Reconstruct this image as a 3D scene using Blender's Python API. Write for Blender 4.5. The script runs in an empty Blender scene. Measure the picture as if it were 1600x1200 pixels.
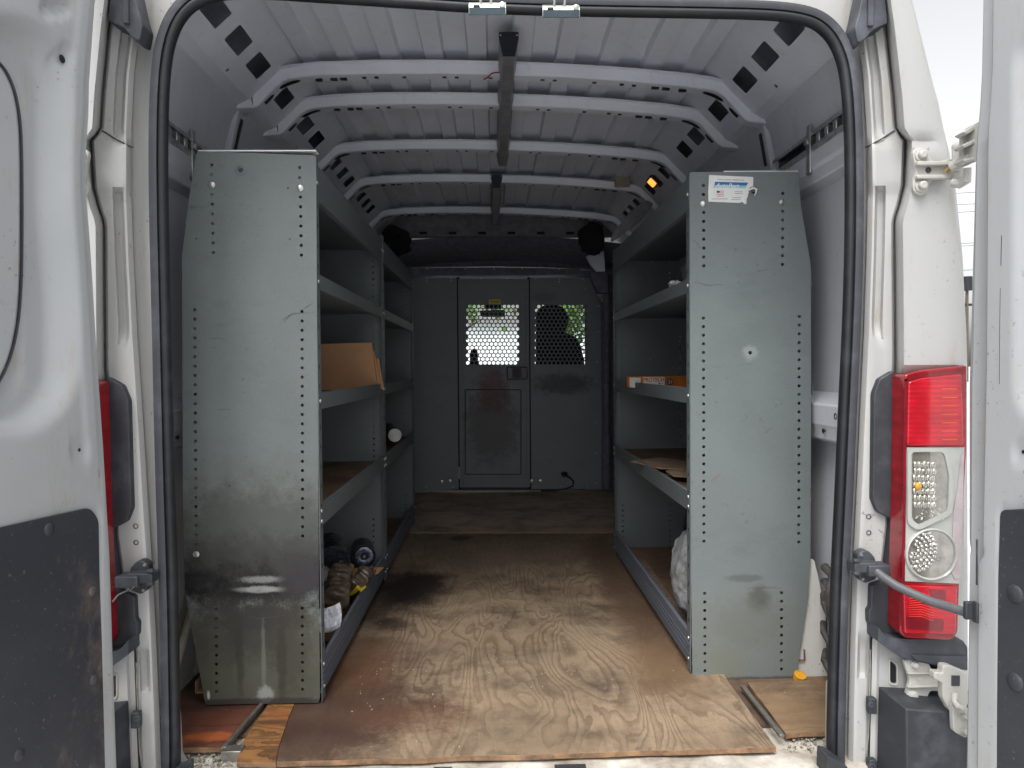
import bpy, bmesh, math, random
from math import radians, sin, cos, pi, sqrt, exp
from mathutils import Vector, Matrix, noise as mnoise, Euler
random.seed(7)
S = bpy.context.scene
COL = S.collection

# ------------------------------------------------------------------ camera
F = 1109.0            # focal length in pixels of a 1600 px wide picture
H = 0.87              # eye height above the cargo floor
YAW, PITCH, ROLL = math.atan(26 / F), math.atan(25 / F), radians(0.45)
cd = bpy.data.cameras.new('camera')
cam = bpy.data.objects.new('camera', cd)
COL.objects.link(cam)
cd.sensor_width = 36.0
cd.lens = F / 1600 * 36
cd.clip_start = 0.05
cd.clip_end = 800
ROT = Matrix.Rotation(-YAW, 3, 'Z') @ Matrix.Rotation(pi / 2 - PITCH, 3, 'X') @ Matrix.Rotation(-ROLL, 3, 'Z')
cam.matrix_world = Matrix.Translation((0, 0, H)) @ ROT.to_4x4()
S.camera = cam
O = Vector((0, 0, H))

# ------------------------------------------------------------------ world, sun, exposure
SUN_EL, SUN_AZ = radians(58), radians(200)
w = bpy.data.worlds.new('World')
S.world = w
w.use_nodes = True
nt = w.node_tree
bg = nt.nodes['Background']
sky = nt.nodes.new('ShaderNodeTexSky')
sky.sky_type = 'NISHITA'
sky.sun_disc = False
sky.sun_elevation = SUN_EL
sky.sun_rotation = SUN_AZ
sky.dust_density = 4.0
sky.air_density = 1.0
hs = nt.nodes.new('ShaderNodeHueSaturation')
hs.inputs['Saturation'].default_value = 0.07
nt.links.new(sky.outputs[0], hs.inputs['Color'])
nt.links.new(hs.outputs[0], bg.inputs['Color'])
bg.inputs['Strength'].default_value = 0.15
sl = bpy.data.lights.new('sun', 'SUN')
sl.energy = 1.4
sl.angle = radians(40)
sl.color = (1.0, 0.97, 0.93)
sun = bpy.data.objects.new('sun', sl)
COL.objects.link(sun)
# sky texture: rotation 0 = +Y, clockwise seen from above
sdir = Vector((sin(SUN_AZ) * cos(SUN_EL), cos(SUN_AZ) * cos(SUN_EL), sin(SUN_EL)))
sun.rotation_euler = sdir.to_track_quat('Z', 'Y').to_euler()
S.view_settings.view_transform = 'Standard'
S.view_settings.look = 'None'
S.view_settings.gamma = 1
S.view_settings.use_curve_mapping = False
S.view_settings.exposure = 0.92
S.render.engine = 'CYCLES'
S.cycles.use_denoising = True
S.cycles.max_bounces = 10
S.cycles.diffuse_bounces = 8
S.cycles.glossy_bounces = 3
S.cycles.transmission_bounces = 4
S.cycles.transparent_max_bounces = 8
S.cycles.sample_clamp_indirect = 6

# ------------------------------------------------------------------ picture <-> place
def ray(u, v):
    return ROT @ Vector(((u - 800) / F, (600 - v) / F, -1.0))
def P(u, v, Y):
    r = ray(u, v); return O + r * (Y / r.y)
def PX(u, v, X):
    r = ray(u, v); return O + r * (X / r.x)
def PZ(u, v, Z):
    r = ray(u, v); return O + r * ((Z - H) / r.z)
def PL(u, v, p0, n):
    r = ray(u, v); return O + r * ((Vector(p0) - O).dot(n) / r.dot(n))
RI = ROT.transposed()
def proj(p):
    q = RI @ (Vector(p) - O)
    return (800 + F * q.x / -q.z, 600 - F * q.y / -q.z)
def lerp_table(t, x):
    if x <= t[0][0]: return t[0][1]
    for (a, fa), (b, fb) in zip(t, t[1:]):
        if x <= b: return fa + (fb - fa) * (x - a) / (b - a)
    return t[-1][1]
def sst(a, b, x):
    t = min(1, max(0, (x - a) / (b - a))); return t * t * (3 - 2 * t)

# ------------------------------------------------------------------ materials
class M:
    def __init__(s, name):
        s.m = bpy.data.materials.new(name); s.m.use_nodes = True
        s.t = s.m.node_tree; s.b = s.t.nodes['Principled BSDF']
        s.c = s.t.nodes.new('ShaderNodeTexCoord').outputs['Object']
    def L(s, a, b): s.t.links.new(a, b)
    def set(s, sock, v):
        if hasattr(v, 'is_linked') or isinstance(v, bpy.types.NodeSocket): s.L(v, sock)
        elif isinstance(v, (tuple, list)) and len(v) == 3 and sock.type == 'RGBA': sock.default_value = (*v, 1)
        else: sock.default_value = v
    def noise(s, scale, detail=4, rough=.55, vec=None, dist=0):
        n = s.t.nodes.new('ShaderNodeTexNoise')
        s.L(vec or s.c, n.inputs['Vector'])
        n.inputs['Scale'].default_value = scale; n.inputs['Detail'].default_value = detail
        n.inputs['Roughness'].default_value = rough; n.inputs['Distortion'].default_value = dist
        return n.outputs['Fac']
    def vor(s, scale, vec=None, feat='F1', out='Distance'):
        n = s.t.nodes.new('ShaderNodeTexVoronoi'); n.feature = feat
        s.L(vec or s.c, n.inputs['Vector']); n.inputs['Scale'].default_value = scale
        return n.outputs[out]
    def map(s, scale=(1, 1, 1), loc=(0, 0, 0), rot=(0, 0, 0), vec=None):
        n = s.t.nodes.new('ShaderNodeMapping'); s.L(vec or s.c, n.inputs['Vector'])
        n.inputs['Scale'].default_value = scale; n.inputs['Location'].default_value = loc
        n.inputs['Rotation'].default_value = rot
        return n.outputs[0]
    def math(s, op, a, b=0.0, c=0.0, clamp=False):
        n = s.t.nodes.new('ShaderNodeMath'); n.operation = op; n.use_clamp = clamp
        for i, x in enumerate((a, b, c)): s.set(n.inputs[i], x)
        return n.outputs[0]
    def rng(s, x, a, b, c=0.0, d=1.0):
        n = s.t.nodes.new('ShaderNodeMapRange'); n.interpolation_type = 'SMOOTHSTEP'
        s.set(n.inputs[0], x)
        for i, y in enumerate((a, b, c, d)): n.inputs[i + 1].default_value = y
        return n.outputs[0]
    def mix(s, f, a, b, mode='MIX'):
        n = s.t.nodes.new('ShaderNodeMix'); n.data_type = 'RGBA'; n.blend_type = mode
        s.set(n.inputs[0], f); s.set(n.inputs[6], a); s.set(n.inputs[7], b)
        return n.outputs[2]
    def ramp(s, f, stops):
        n = s.t.nodes.new('ShaderNodeValToRGB'); s.L(f, n.inputs[0])
        e = n.color_ramp.elements
        while len(e) < len(stops): e.new(.5)
        for i, (p, c) in enumerate(stops): e[i].position = p; e[i].color = (*c, 1)
        return n.outputs[0]
    def blob(s, c, r, soft=.5, nz=.5, nscale=9):
        """mask that is 1 inside an uneven ellipsoid round c with radii r"""
        v = s.map(scale=(1 / r[0], 1 / r[1], 1 / r[2]), loc=(-c[0] / r[0], -c[1] / r[1], -c[2] / r[2]))
        n = s.t.nodes.new('ShaderNodeVectorMath'); n.operation = 'LENGTH'; s.L(v, n.inputs[0])
        d = s.math('ADD', n.outputs['Value'], s.math('MULTIPLY', s.math('SUBTRACT', s.noise(nscale, 8, .68), .5), nz * 2))
        d = s.math('ADD', d, s.math('MULTIPLY', s.math('SUBTRACT', s.noise(nscale * 9, 4, .7), .5), nz * .9))
        return s.rng(d, 1 + soft / 2, 1 - soft / 2)
    def bump(s, h, strength=.3, dist=.002):
        n = s.t.nodes.new('ShaderNodeBump'); n.inputs['Strength'].default_value = strength
        n.inputs['Distance'].default_value = dist; s.L(h, n.inputs['Height'])
        s.L(n.outputs[0], s.b.inputs['Normal']); return n
    def done(s, col=None, rough=None, metal=None, **kw):
        if col is not None: s.set(s.b.inputs['Base Color'], col)
        if rough is not None: s.set(s.b.inputs['Roughness'], rough)
        if metal is not None: s.set(s.b.inputs['Metallic'], metal)
        for k, v in kw.items(): s.set(s.b.inputs[k.replace('_', ' ')], v)
        return s.m

def plain(name, col, rough=.5, metal=0.0, var=.12, scale=20, bump=0.0, bs=200, **kw):
    m = M(name)
    n = m.noise(scale, 5, .6)
    c = m.mix(m.rng(n, .3, .7), tuple(x * (1 - var) for x in col), tuple(min(1, x * (1 + var)) for x in col))
    if bump: m.bump(m.noise(bs, 3), bump, .001)
    r = m.math('ADD', m.math('MULTIPLY', m.math('SUBTRACT', n, .5), .15), rough)
    return m.done(c, r, metal, **kw)

def white_paint(name, base=(.74, .745, .73), dirt=.5, rough=.32, seed=0.0, extra=None):
    m = M(name)
    v0 = m.map(loc=(seed, seed * 2, 0))
    big = m.noise(3, 5, .6, v0)
    c = m.mix(m.rng(big, .35, .75), base, tuple(x * .92 for x in base))
    vs = m.map(scale=(6, 6, 1.3), loc=(seed, 0, seed))
    st = m.noise(5, 7, .7, vs)
    c = m.mix(m.math('MULTIPLY', m.rng(st, .52, .78), .55 * dirt), c, (.36, .31, .24))
    # specks and scuffs
    sp = m.noise(95, 3, .6, v0)
    msk = m.rng(m.noise(7, 4, .6, v0), .5, .68)
    c = m.mix(m.math('MULTIPLY', m.math('MULTIPLY', m.rng(sp, .62, .7), msk), .75 * dirt), c, (.16, .13, .11))
    sc = m.noise(9, 8, .8, m.map(scale=(1, 1, 9), rot=(.3, .4, .2), loc=(seed, 3, 1)))
    c = m.mix(m.math('MULTIPLY', m.rng(sc, .66, .72), .35 * dirt), c, (.3, .29, .28))
    if extra:
        for (p, r, col, amt) in extra:
            c = m.mix(m.math('MULTIPLY', m.blob(p, r, .8, .6, 14), amt), c, col)
    m.bump(m.noise(14, 3, .5), .08, .004)
    return m.done(c, m.rng(st, .3, .8, rough, rough + .25), 0.0)

W_BODY = white_paint('white body paint', (.41, .41, .402), 1.5)
W_DOOR = white_paint('white door paint', (.385, .40, .41), 1.3, .5, 4.0)
W_IN = white_paint('grey white primer paint', (.70, .725, .79), .4, .42, 9.0)
W_WALL = white_paint('inner wall paint', (.56, .58, .63), .5, .42, 2.0)
W_HINGE = white_paint('hinge paint', (.46, .455, .42), .8, .4, 6.0)

def rubber(name, col=(.018, .02, .026), rough=.62):
    m = M(name)
    c = m.mix(m.rng(m.noise(12, 6, .65), .45, .8), col, tuple(x * 2.2 + .01 for x in col))
    m.bump(m.noise(260, 2), .25, .0006)
    return m.done(c, rough, 0.0)
RUBBER = rubber('seal rubber', (.035, .037, .045), .5)
RUBBER2 = rubber('dark seal bulb', (.008, .009, .012), .55)
PLASTIC = rubber('grained black plastic', (.028, .031, .037), .6)
PLASTIC2 = rubber('grey black bumper plastic', (.042, .046, .056), .55)

def trim_mat():
    m = M('charcoal door trim board')
    c = m.mix(m.rng(m.noise(3, 6, .6), .3, .75), (.026, .029, .038), (.042, .045, .054))
    st = m.noise(4, 8, .75, m.map(scale=(1, 1, .6), rot=(.5, 0, .3)))
    lowz = m.blob((-.80, 1.2, .22), (.4, .5, .33), 1.0, .7, 7)
    c = m.mix(m.math('MULTIPLY', m.math('MULTIPLY', m.rng(st, .52, .7), lowz), .6), c, (.20, .15, .11))
    c = m.mix(m.math('MULTIPLY', m.rng(m.noise(120, 2), .66, .74), .35), c, (.22, .22, .22))
    m.bump(m.noise(320, 2), .3, .0008)
    return m.done(c, .6)
TRIM = trim_mat()

def steel_paint(name, col, stains_and_tones=(), scratch=.5, rough=.42):
    m = M(name)
    n = m.noise(6, 6, .6)
    c = m.mix(m.rng(n, .3, .7), tuple(x * .95 for x in col), tuple(x * 1.05 for x in col))
    c = m.mix(m.math('MULTIPLY', m.rng(m.noise(240, 2), .4, .7), .12), c, tuple(x * 1.6 for x in col))
    s1 = m.noise(5, 9, .75, m.map(scale=(1, 1, 7), rot=(0, .35, 0)))
    c = m.mix(m.math('MULTIPLY', m.rng(s1, .62, .72), scratch), c, tuple(x * .42 for x in col))
    s2 = m.noise(7, 9, .8, m.map(scale=(1.3, 1, 9), rot=(0, -.25, 0), loc=(5, 0, 3)))
    c = m.mix(m.math('MULTIPLY', m.rng(s2, .68, .74), scratch * .6), c, tuple(min(1, x * 1.9) for x in col))
    s3 = m.noise(3.2, 7, .72, m.map(scale=(1.2, 1, 3.2), rot=(0, .5, 0), loc=(3, 1, 8)))
    c = m.mix(m.math('MULTIPLY', m.rng(s3, .54, .72), scratch * .55), c, tuple(x * .6 for x in col))
    sp = m.math('MULTIPLY', m.rng(m.noise(60, 5, .7), .60, .70), m.rng(m.noise(5, 3, .6, m.map(loc=(2, 7, 1))), .45, .65))
    c = m.mix(m.math('MULTIPLY', sp, .6), c, (.05, .045, .04))
    for (p, r, sc, amt) in stains_and_tones:
        c = m.mix(m.math('MULTIPLY', m.blob(p, r, .8, .8, 24), amt), c, sc)
    m.bump(m.noise(180, 3), .18, .0008)
    return m.done(c, m.rng(n, .3, .7, rough + .05, rough + .12), 0.05, Specular_IOR_Level=.22)

PY_L, PY_R = 1.84, 1.975
def pt(u, v, Y): return tuple(P(u, v, Y))
SHELF = steel_paint('grey green shelf steel', (.132, .152, .156), (), .5, .36)
PANEL_L = steel_paint('left end panel steel', (.148, .168, .164), (
    (pt(400, 1040, PY_L), (.3, .2, .20), (.082, .080, .056), .85),
    (pt(395, 893, PY_L), (.30, .2, .092), (.014, .013, .015), 1.0),
    (pt(395, 800, PY_L), (.3, .2, .13), (.13, .135, .125), .45),
    (pt(400, 835, PY_L), (.24, .2, .12), (.06, .06, .055), .6),
    (pt(405, 965, PY_L), (.12, .2, .035), (.035, .033, .033), .75),
    (pt(412, 905, PY_L), (.05, .2, .009), (.34, .35, .33), .6),
    (pt(408, 921, PY_L), (.055, .2, .008), (.42, .43, .41), .65),
    (pt(405, 985, PY_L), (.08, .2, .08), (.045, .043, .040), .75),
    (pt(345, 985, PY_L), (.07, .2, .09), (.05, .048, .042), .6), (pt(455, 1000, PY_L), (.05, .2, .12), (.055, .05, .04), .6),
    (pt(440, 1030, PY_L), (.012, .2, .11), (.045, .042, .034), .7), (pt(375, 1020, PY_L), (.010, .2, .10), (.045, .042, .034), .7),
    (pt(412, 1030, PY_L), (.006, .2, .09), (.20, .21, .18), .45),
    (pt(326, 1086, PY_L), (.004, .2, .012), (.6, .6, .55), .9),
    (pt(470, 900, PY_L), (.06, .2, .05), (.05, .045, .05), .8),
    (pt(415, 1085, PY_L), (.02, .2, .02), (.34, .36, .34), .7),
    (pt(400, 1097, PY_L), (.3, .2, .010), (.04, .035, .035), .8)))
PANEL_R = steel_paint('right end panel steel', (.158, .18, .18), (
    (pt(1186, 938, PY_R), (.030, .2, .035), (.06, .06, .05), .7),
    (pt(1170, 975, PY_R), (.10, .2, .06), (.12, .125, .105), .45),
    (pt(1165, 903, PY_R), (.05, .2, .010), (.08, .08, .075), .5),
    (pt(1135, 1040, PY_R), (.05, .2, .06), (.16, .16, .10), .5),
    (pt(1170, 1000, PY_R), (.3, .2, .12), (.17, .18, .16), .4),
    (pt(1172, 551, PY_R), (.022, .2, .022), (.40, .43, .42), .35),
    (pt(1172, 1062, PY_R), (.3, .2, .008), (.06, .055, .05), .8)), .45)
BULK = steel_paint('bulkhead steel', (.205, .232, .25), (
    (pt(768, 610, 5), (.11, .3, .16), (.16, .03, .05), .6),
    (pt(768, 665, 5), (.18, .3, .26), (.085, .065, .055), .55),
    (pt(880, 600, 5), (.2, .3, .07), (.03, .03, .035), .6),
    (pt(850, 465, 5), (.08, .3, .03), (.16, .15, .12), .5)), .5, .38)

def galv(name='galvanised steel', col=(.50, .53, .52), rough=.35):
    m = M(name)
    v = m.vor(70, out='Color')
    sep = m.t.nodes.new('ShaderNodeSeparateColor'); m.L(v, sep.inputs[0])
    c = m.mix(sep.outputs[0], tuple(x * .75 for x in col), col)
    c = m.mix(m.math('MULTIPLY', m.rng(m.noise(14, 6, .7), .52, .7), .5), c, (.12, .12, .11))
    return m.done(c, rough, .85)
GALV = galv()
BOLT = galv('zinc bolt', (.7, .7, .66), .3)
SILL_STEEL = steel_paint('blue grey worn shelf lip', (.12, .135, .165), (), .8)

def rust_tray(name, a, b, scale=4):
    m = M(name)
    n = m.noise(scale, 8, .65, m.map(scale=(1, .5, 1)))
    c = m.ramp(n, [(.3, a), (.55, b), (.72, tuple(x * 1.5 for x in b))])
    c = m.mix(m.math('MULTIPLY', m.rng(m.noise(30, 6, .7), .5, .7), .6), c, (.03, .022, .018))
    m.bump(m.noise(60, 5), .3, .002)
    return m.done(c, .75)
TRAY = rust_tray('dirty tray floor', (.05, .035, .025), (.17, .10, .06))

def plywood(name, pale=(.30, .22, .15), dark=(.10, .065, .045), warm=0.0, stains_and_tones=(), across=False, seed=0.0, contrast=.8, wet=.0):
    m = M(name)
    sc = (6.2, 1.5, 1) if not across else (1.0, 7.0, 1)
    v = m.map(scale=sc, loc=(seed, seed * 1.7, seed))
    h = m.noise(1.0, 2.2, .42, v, .55)
    wob = m.math('MULTIPLY', m.noise(34, 6, .7, m.map(scale=(1.4, .5, 1), loc=(seed, 0, 0))), .06)
    hh = m.math('ADD', h, wob)
    fr = m.math('FRACT', m.math('MULTIPLY', hh, 17.0))
    ring = m.ramp(fr, [(0, (.0,) * 3), (.30, (.05,) * 3), (.52, (.55,) * 3), (.76, (1,) * 3), (.84, (0,) * 3)])
    # the figure is strong in places and washed out in others
    amt = m.math('MULTIPLY', m.rng(m.noise(2.2, 3, .5, m.map(loc=(seed + 3, 0, 0))), .30, .55, .25, 1.0), contrast)
    fine = m.noise(14, 6, .7, m.map(scale=(9, .7, 1) if not across else (.7, 9, 1)))
    base = m.mix(m.rng(m.noise(2.6, 6, .6, m.map(loc=(seed, 5, 0))), .32, .7), pale, tuple(x * .68 for x in pale))
    c = m.mix(m.math('MULTIPLY', ring, amt), base, dark)
    c = m.mix(m.math('MULTIPLY', m.rng(fine, .45, .75), .35), c, tuple(x * .5 for x in pale))
    # grime: streaks, spots, pale chips
    g = m.noise(5, 8, .7, m.map(loc=(1 + seed, 0, 0)))
    c = m.mix(m.math('MULTIPLY', m.rng(g, .42, .72), .75), c, (.06, .044, .036))
    chips = m.math('MULTIPLY', m.rng(m.noise(75, 4, .7), .66, .70), m.rng(m.noise(4, 3), .48, .6))
    c = m.mix(m.math('MULTIPLY', chips, .6), c, (.55, .45, .33))
    scr = m.noise(6, 9, .8, m.map(scale=(6, 1, 1), rot=(0, 0, .7)))
    c = m.mix(m.math('MULTIPLY', m.rng(scr, .69, .73), .35), c, (.45, .37, .28))
    if warm: c = m.mix(warm, c, (.30, .11, .045), 'MULTIPLY')
    for (p, r, col, a) in stains_and_tones:
        c = m.mix(m.math('MULTIPLY', m.blob(p, r, 1.0, .8, 7), a), c, col)
    hb = m.math('ADD', m.math('MULTIPLY', ring, .6), m.math('ADD', fine, m.noise(50, 5)))
    m.bump(hb, .35, .0025)
    return m.done(c, m.rng(g, .35, .7, .62, .42 if wet else .55), Specular_IOR_Level=.3)
def fz(u, v): return tuple(PZ(u, v, 0))
PLY = plywood('worn plywood', (.32, .238, .158), (.125, .08, .054), contrast=.72, stains_and_tones=(
    (fz(595, 930), (.12, .35, .3), (.04, .028, .022), .8),
    (fz(610, 975), (.06, .06, .3), (.03, .025, .022), .7),
    (fz(510, 1100), (.30, .22, .3), (.062, .032, .023), .85),
    (fz(560, 1030), (.12, .20, .3), (.12, .055, .030), .65),
    (fz(490, 1160), (.16, .10, .3), (.06, .032, .024), .8),
    (fz(640, 1120), (.14, .07, .3), (.11, .05, .032), .55),
    (fz(790, 860), (.6, .38, .3), (.14, .105, .08), .4),  # broad darker tone over the far part of the aisle
    (fz(975, 920), (.09, .8, .3), (.10, .060, .038), .85),  # darker strip along the foot of the right shelves
    (fz(1040, 1040), (.12, .20, .3), (.17, .105, .06), .6),
    (fz(720, 840), (.05, .06, .3), (.02, .016, .014), .8),
    (fz(648, 915), (.14, .22, .3), (.014, .011, .011), .95)))
PLY_FAR = plywood('far plywood', (.50, .39, .30), (.25, .18, .14), across=True, seed=5.0, contrast=.6)
PLY_RIGHT = plywood('right plywood strip', (.30, .20, .115), (.15, .09, .05), across=True, seed=8.0, contrast=.45)
PLY_RED = plywood('red brown plywood', (.19, .065, .038), (.055, .024, .018), across=True, seed=12.0, contrast=.7, stains_and_tones=(
    (fz(330, 1150), (.06, .02, .3), (.42, .11, .03), .8), (fz(300, 1105), (.1, .03, .3), (.04, .022, .018), .7)))
PLY_SPLIT = plywood('splintered plywood', (.42, .20, .07), (.10, .045, .022), across=True, seed=14.0, contrast=.9, stains_and_tones=(
    (fz(432, 1120), (.03, .05, .3), (.30, .10, .035), .6), (fz(455, 1165), (.03, .1, .3), (.07, .03, .022), .8),
    (fz(420, 1128), (.06, .012, .3), (.06, .035, .025), .7)))
WOOD_EDGE = rust_tray('plywood edge grain', (.09, .05, .03), (.26, .15, .08), 18)

def fill_mat(name, a, b, scale, rough=.7, **kw):
    m = M(name); c = m.ramp(m.noise(scale, 7, .65), [(.32, a), (.68, b)])
    m.bump(m.noise(scale * 4, 4), .35, .003)
    return m.done(c, rough, **kw)
FLOOR_METAL = fill_mat('dirty white floor pan', (.20, .155, .11), (.66, .64, .58), 9)
CARD = fill_mat('brown cardboard', (.36, .19, .095), (.44, .24, .125), 5, .8)
CARD_D = fill_mat('aged cardboard', (.17, .11, .07), (.30, .20, .13), 14, .85)
CARD_EDGE = fill_mat('cardboard edge', (.18, .07, .03), (.34, .15, .06), 60, .8)
PAPER = fill_mat('white paper', (.62, .63, .68), (.72, .73, .78), 12, .7)
BLACKP = plain('black moulded plastic', (.012, .013, .016), .35)
DARKGLOSS = plain('dark glossy cap', (.03, .034, .045), .28, .3, .4, 60)
YELLOW = plain('yellow plastic', (.50, .38, .02), .4)
ORANGE = plain('orange print', (.52, .15, .02), .55)
AMBER = plain('amber plastic cap', (.62, .30, .02), .35)
CHROME = plain('bright reflector', (.78, .77, .74), .18, .95, .1, 60)
GREYREF = plain('grey reflector', (.42, .40, .375), .3, .7, .25, 30)
LAMP_WHITE = plain('milky lamp housing', (.38, .39, .365), .22, 0, .05)
HEADLINER = plain('dark headliner', (.14, .14, .175), .85, 0, .2, 30, .3)
HEADER = plain('header grey', (.16, .155, .17), .6, 0, .2, 20)
FOAM = plain('black foam', (.006, .007, .009), .9)
SEATM = plain('black seat cloth', (.012, .012, .014), .9, 0, .3, 60)
DUCT = plain('dull grey channel', (.24, .235, .245), .45, .3, .2, 16)
DUCTCAP = plain('dark channel cap', (.012, .013, .02), .45)
INK = plain('dark ink', (.05, .05, .055), .7)
BLUE = plain('label blue', (.02, .14, .42), .5)
TEAL = plain('label teal', (.25, .60, .62), .5)
PINKINK = plain('label red print', (.55, .26, .26), .6)
LWHITE = plain('label white', (.72, .73, .71), .5, 0, .05)
YLABEL = plain('label yellow', (.75, .60, .04), .5)
PVC = plain('cream pipe', (.58, .54, .42), .4, 0, .15, 14)
OLIVE = fill_mat('mouldy grey hose', (.16, .16, .13), (.36, .36, .30), 30)
CABLE = plain('black cable', (.01, .01, .012), .45)
REDWIRE = plain('red wire', (.22, .01, .01), .5)
SACK = fill_mat('grey fibre sack', (.10, .105, .11), (.40, .41, .42), 26, .9)
def glass(name, tint=(.9, .95, .93), refl=.08):
    m = M(name); t = m.t
    tr = t.nodes.new('ShaderNodeBsdfTransparent'); tr.inputs[0].default_value = (*tint, 1)
    gl = t.nodes.new('ShaderNodeBsdfGlossy'); gl.inputs['Roughness'].default_value = .03
    mx = t.nodes.new('ShaderNodeMixShader'); mx.inputs[0].default_value = refl
    t.links.new(tr.outputs[0], mx.inputs[1]); t.links.new(gl.outputs[0], mx.inputs[2])
    t.links.new(mx.outputs[0], t.nodes['Material Output'].inputs[0])
    return m.m
GLASS = glass('window glass')
LENSCLEAR = glass('clear lamp cover', (.93, .93, .91), .10)
def red_lens(name, col, ribs=0):
    m = M(name)
    c = m.mix(m.rng(m.noise(30, 3), .3, .7), col, tuple(x * .72 for x in col))
    if ribs:
        wv = m.t.nodes.new('ShaderNodeTexWave'); wv.wave_type = 'BANDS'; wv.bands_direction = 'Z'
        m.L(m.c, wv.inputs['Vector']); wv.inputs['Scale'].default_value = ribs; wv.inputs['Distortion'].default_value = .6
        m.bump(wv.outputs['Fac'], .35, .002)
        c = m.mix(m.math('MULTIPLY', m.rng(wv.outputs['Fac'], .5, 1), .25), c, tuple(x * .55 for x in col))
    return m.done(c, .18, 0.0, Coat_Weight=.6)
RED = red_lens('bright red lens', (.50, .006, .018), 30)
RED_D = red_lens('deep red lens edge', (.20, .006, .014))
RED_M = red_lens('red lens base', (.30, .006, .012), 12)
ORANGE_LINE = plain('orange rib print', (.60, .09, .03), .3)
def emis(name, col, st):
    m = M(name); m.done(col, .4); m.set(m.b.inputs['Emission Color'], col); m.b.inputs['Emission Strength'].default_value = st
    return m.m
LAMPON = emis('lit courtesy lamp lens', (1.0, .30, .05), 1.1)
CONCRETE = fill_mat('pale worn concrete', (.42, .425, .44), (.53, .535, .55), 1.2, .9)
LEAF = fill_mat('leaves', (.035, .09, .015), (.10, .20, .035), 2.5, .6)
BARK = fill_mat('bark', (.06, .045, .03), (.14, .11, .08), 8, .9)
SIDING = plain('pale siding', (.84, .86, .86), .7, 0, .05, 2)
ROOFT = fill_mat('roof shingles', (.10, .10, .10), (.2, .19, .18), 6)
WGLASS = plain('dark window', (.12, .14, .16), .1)

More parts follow.
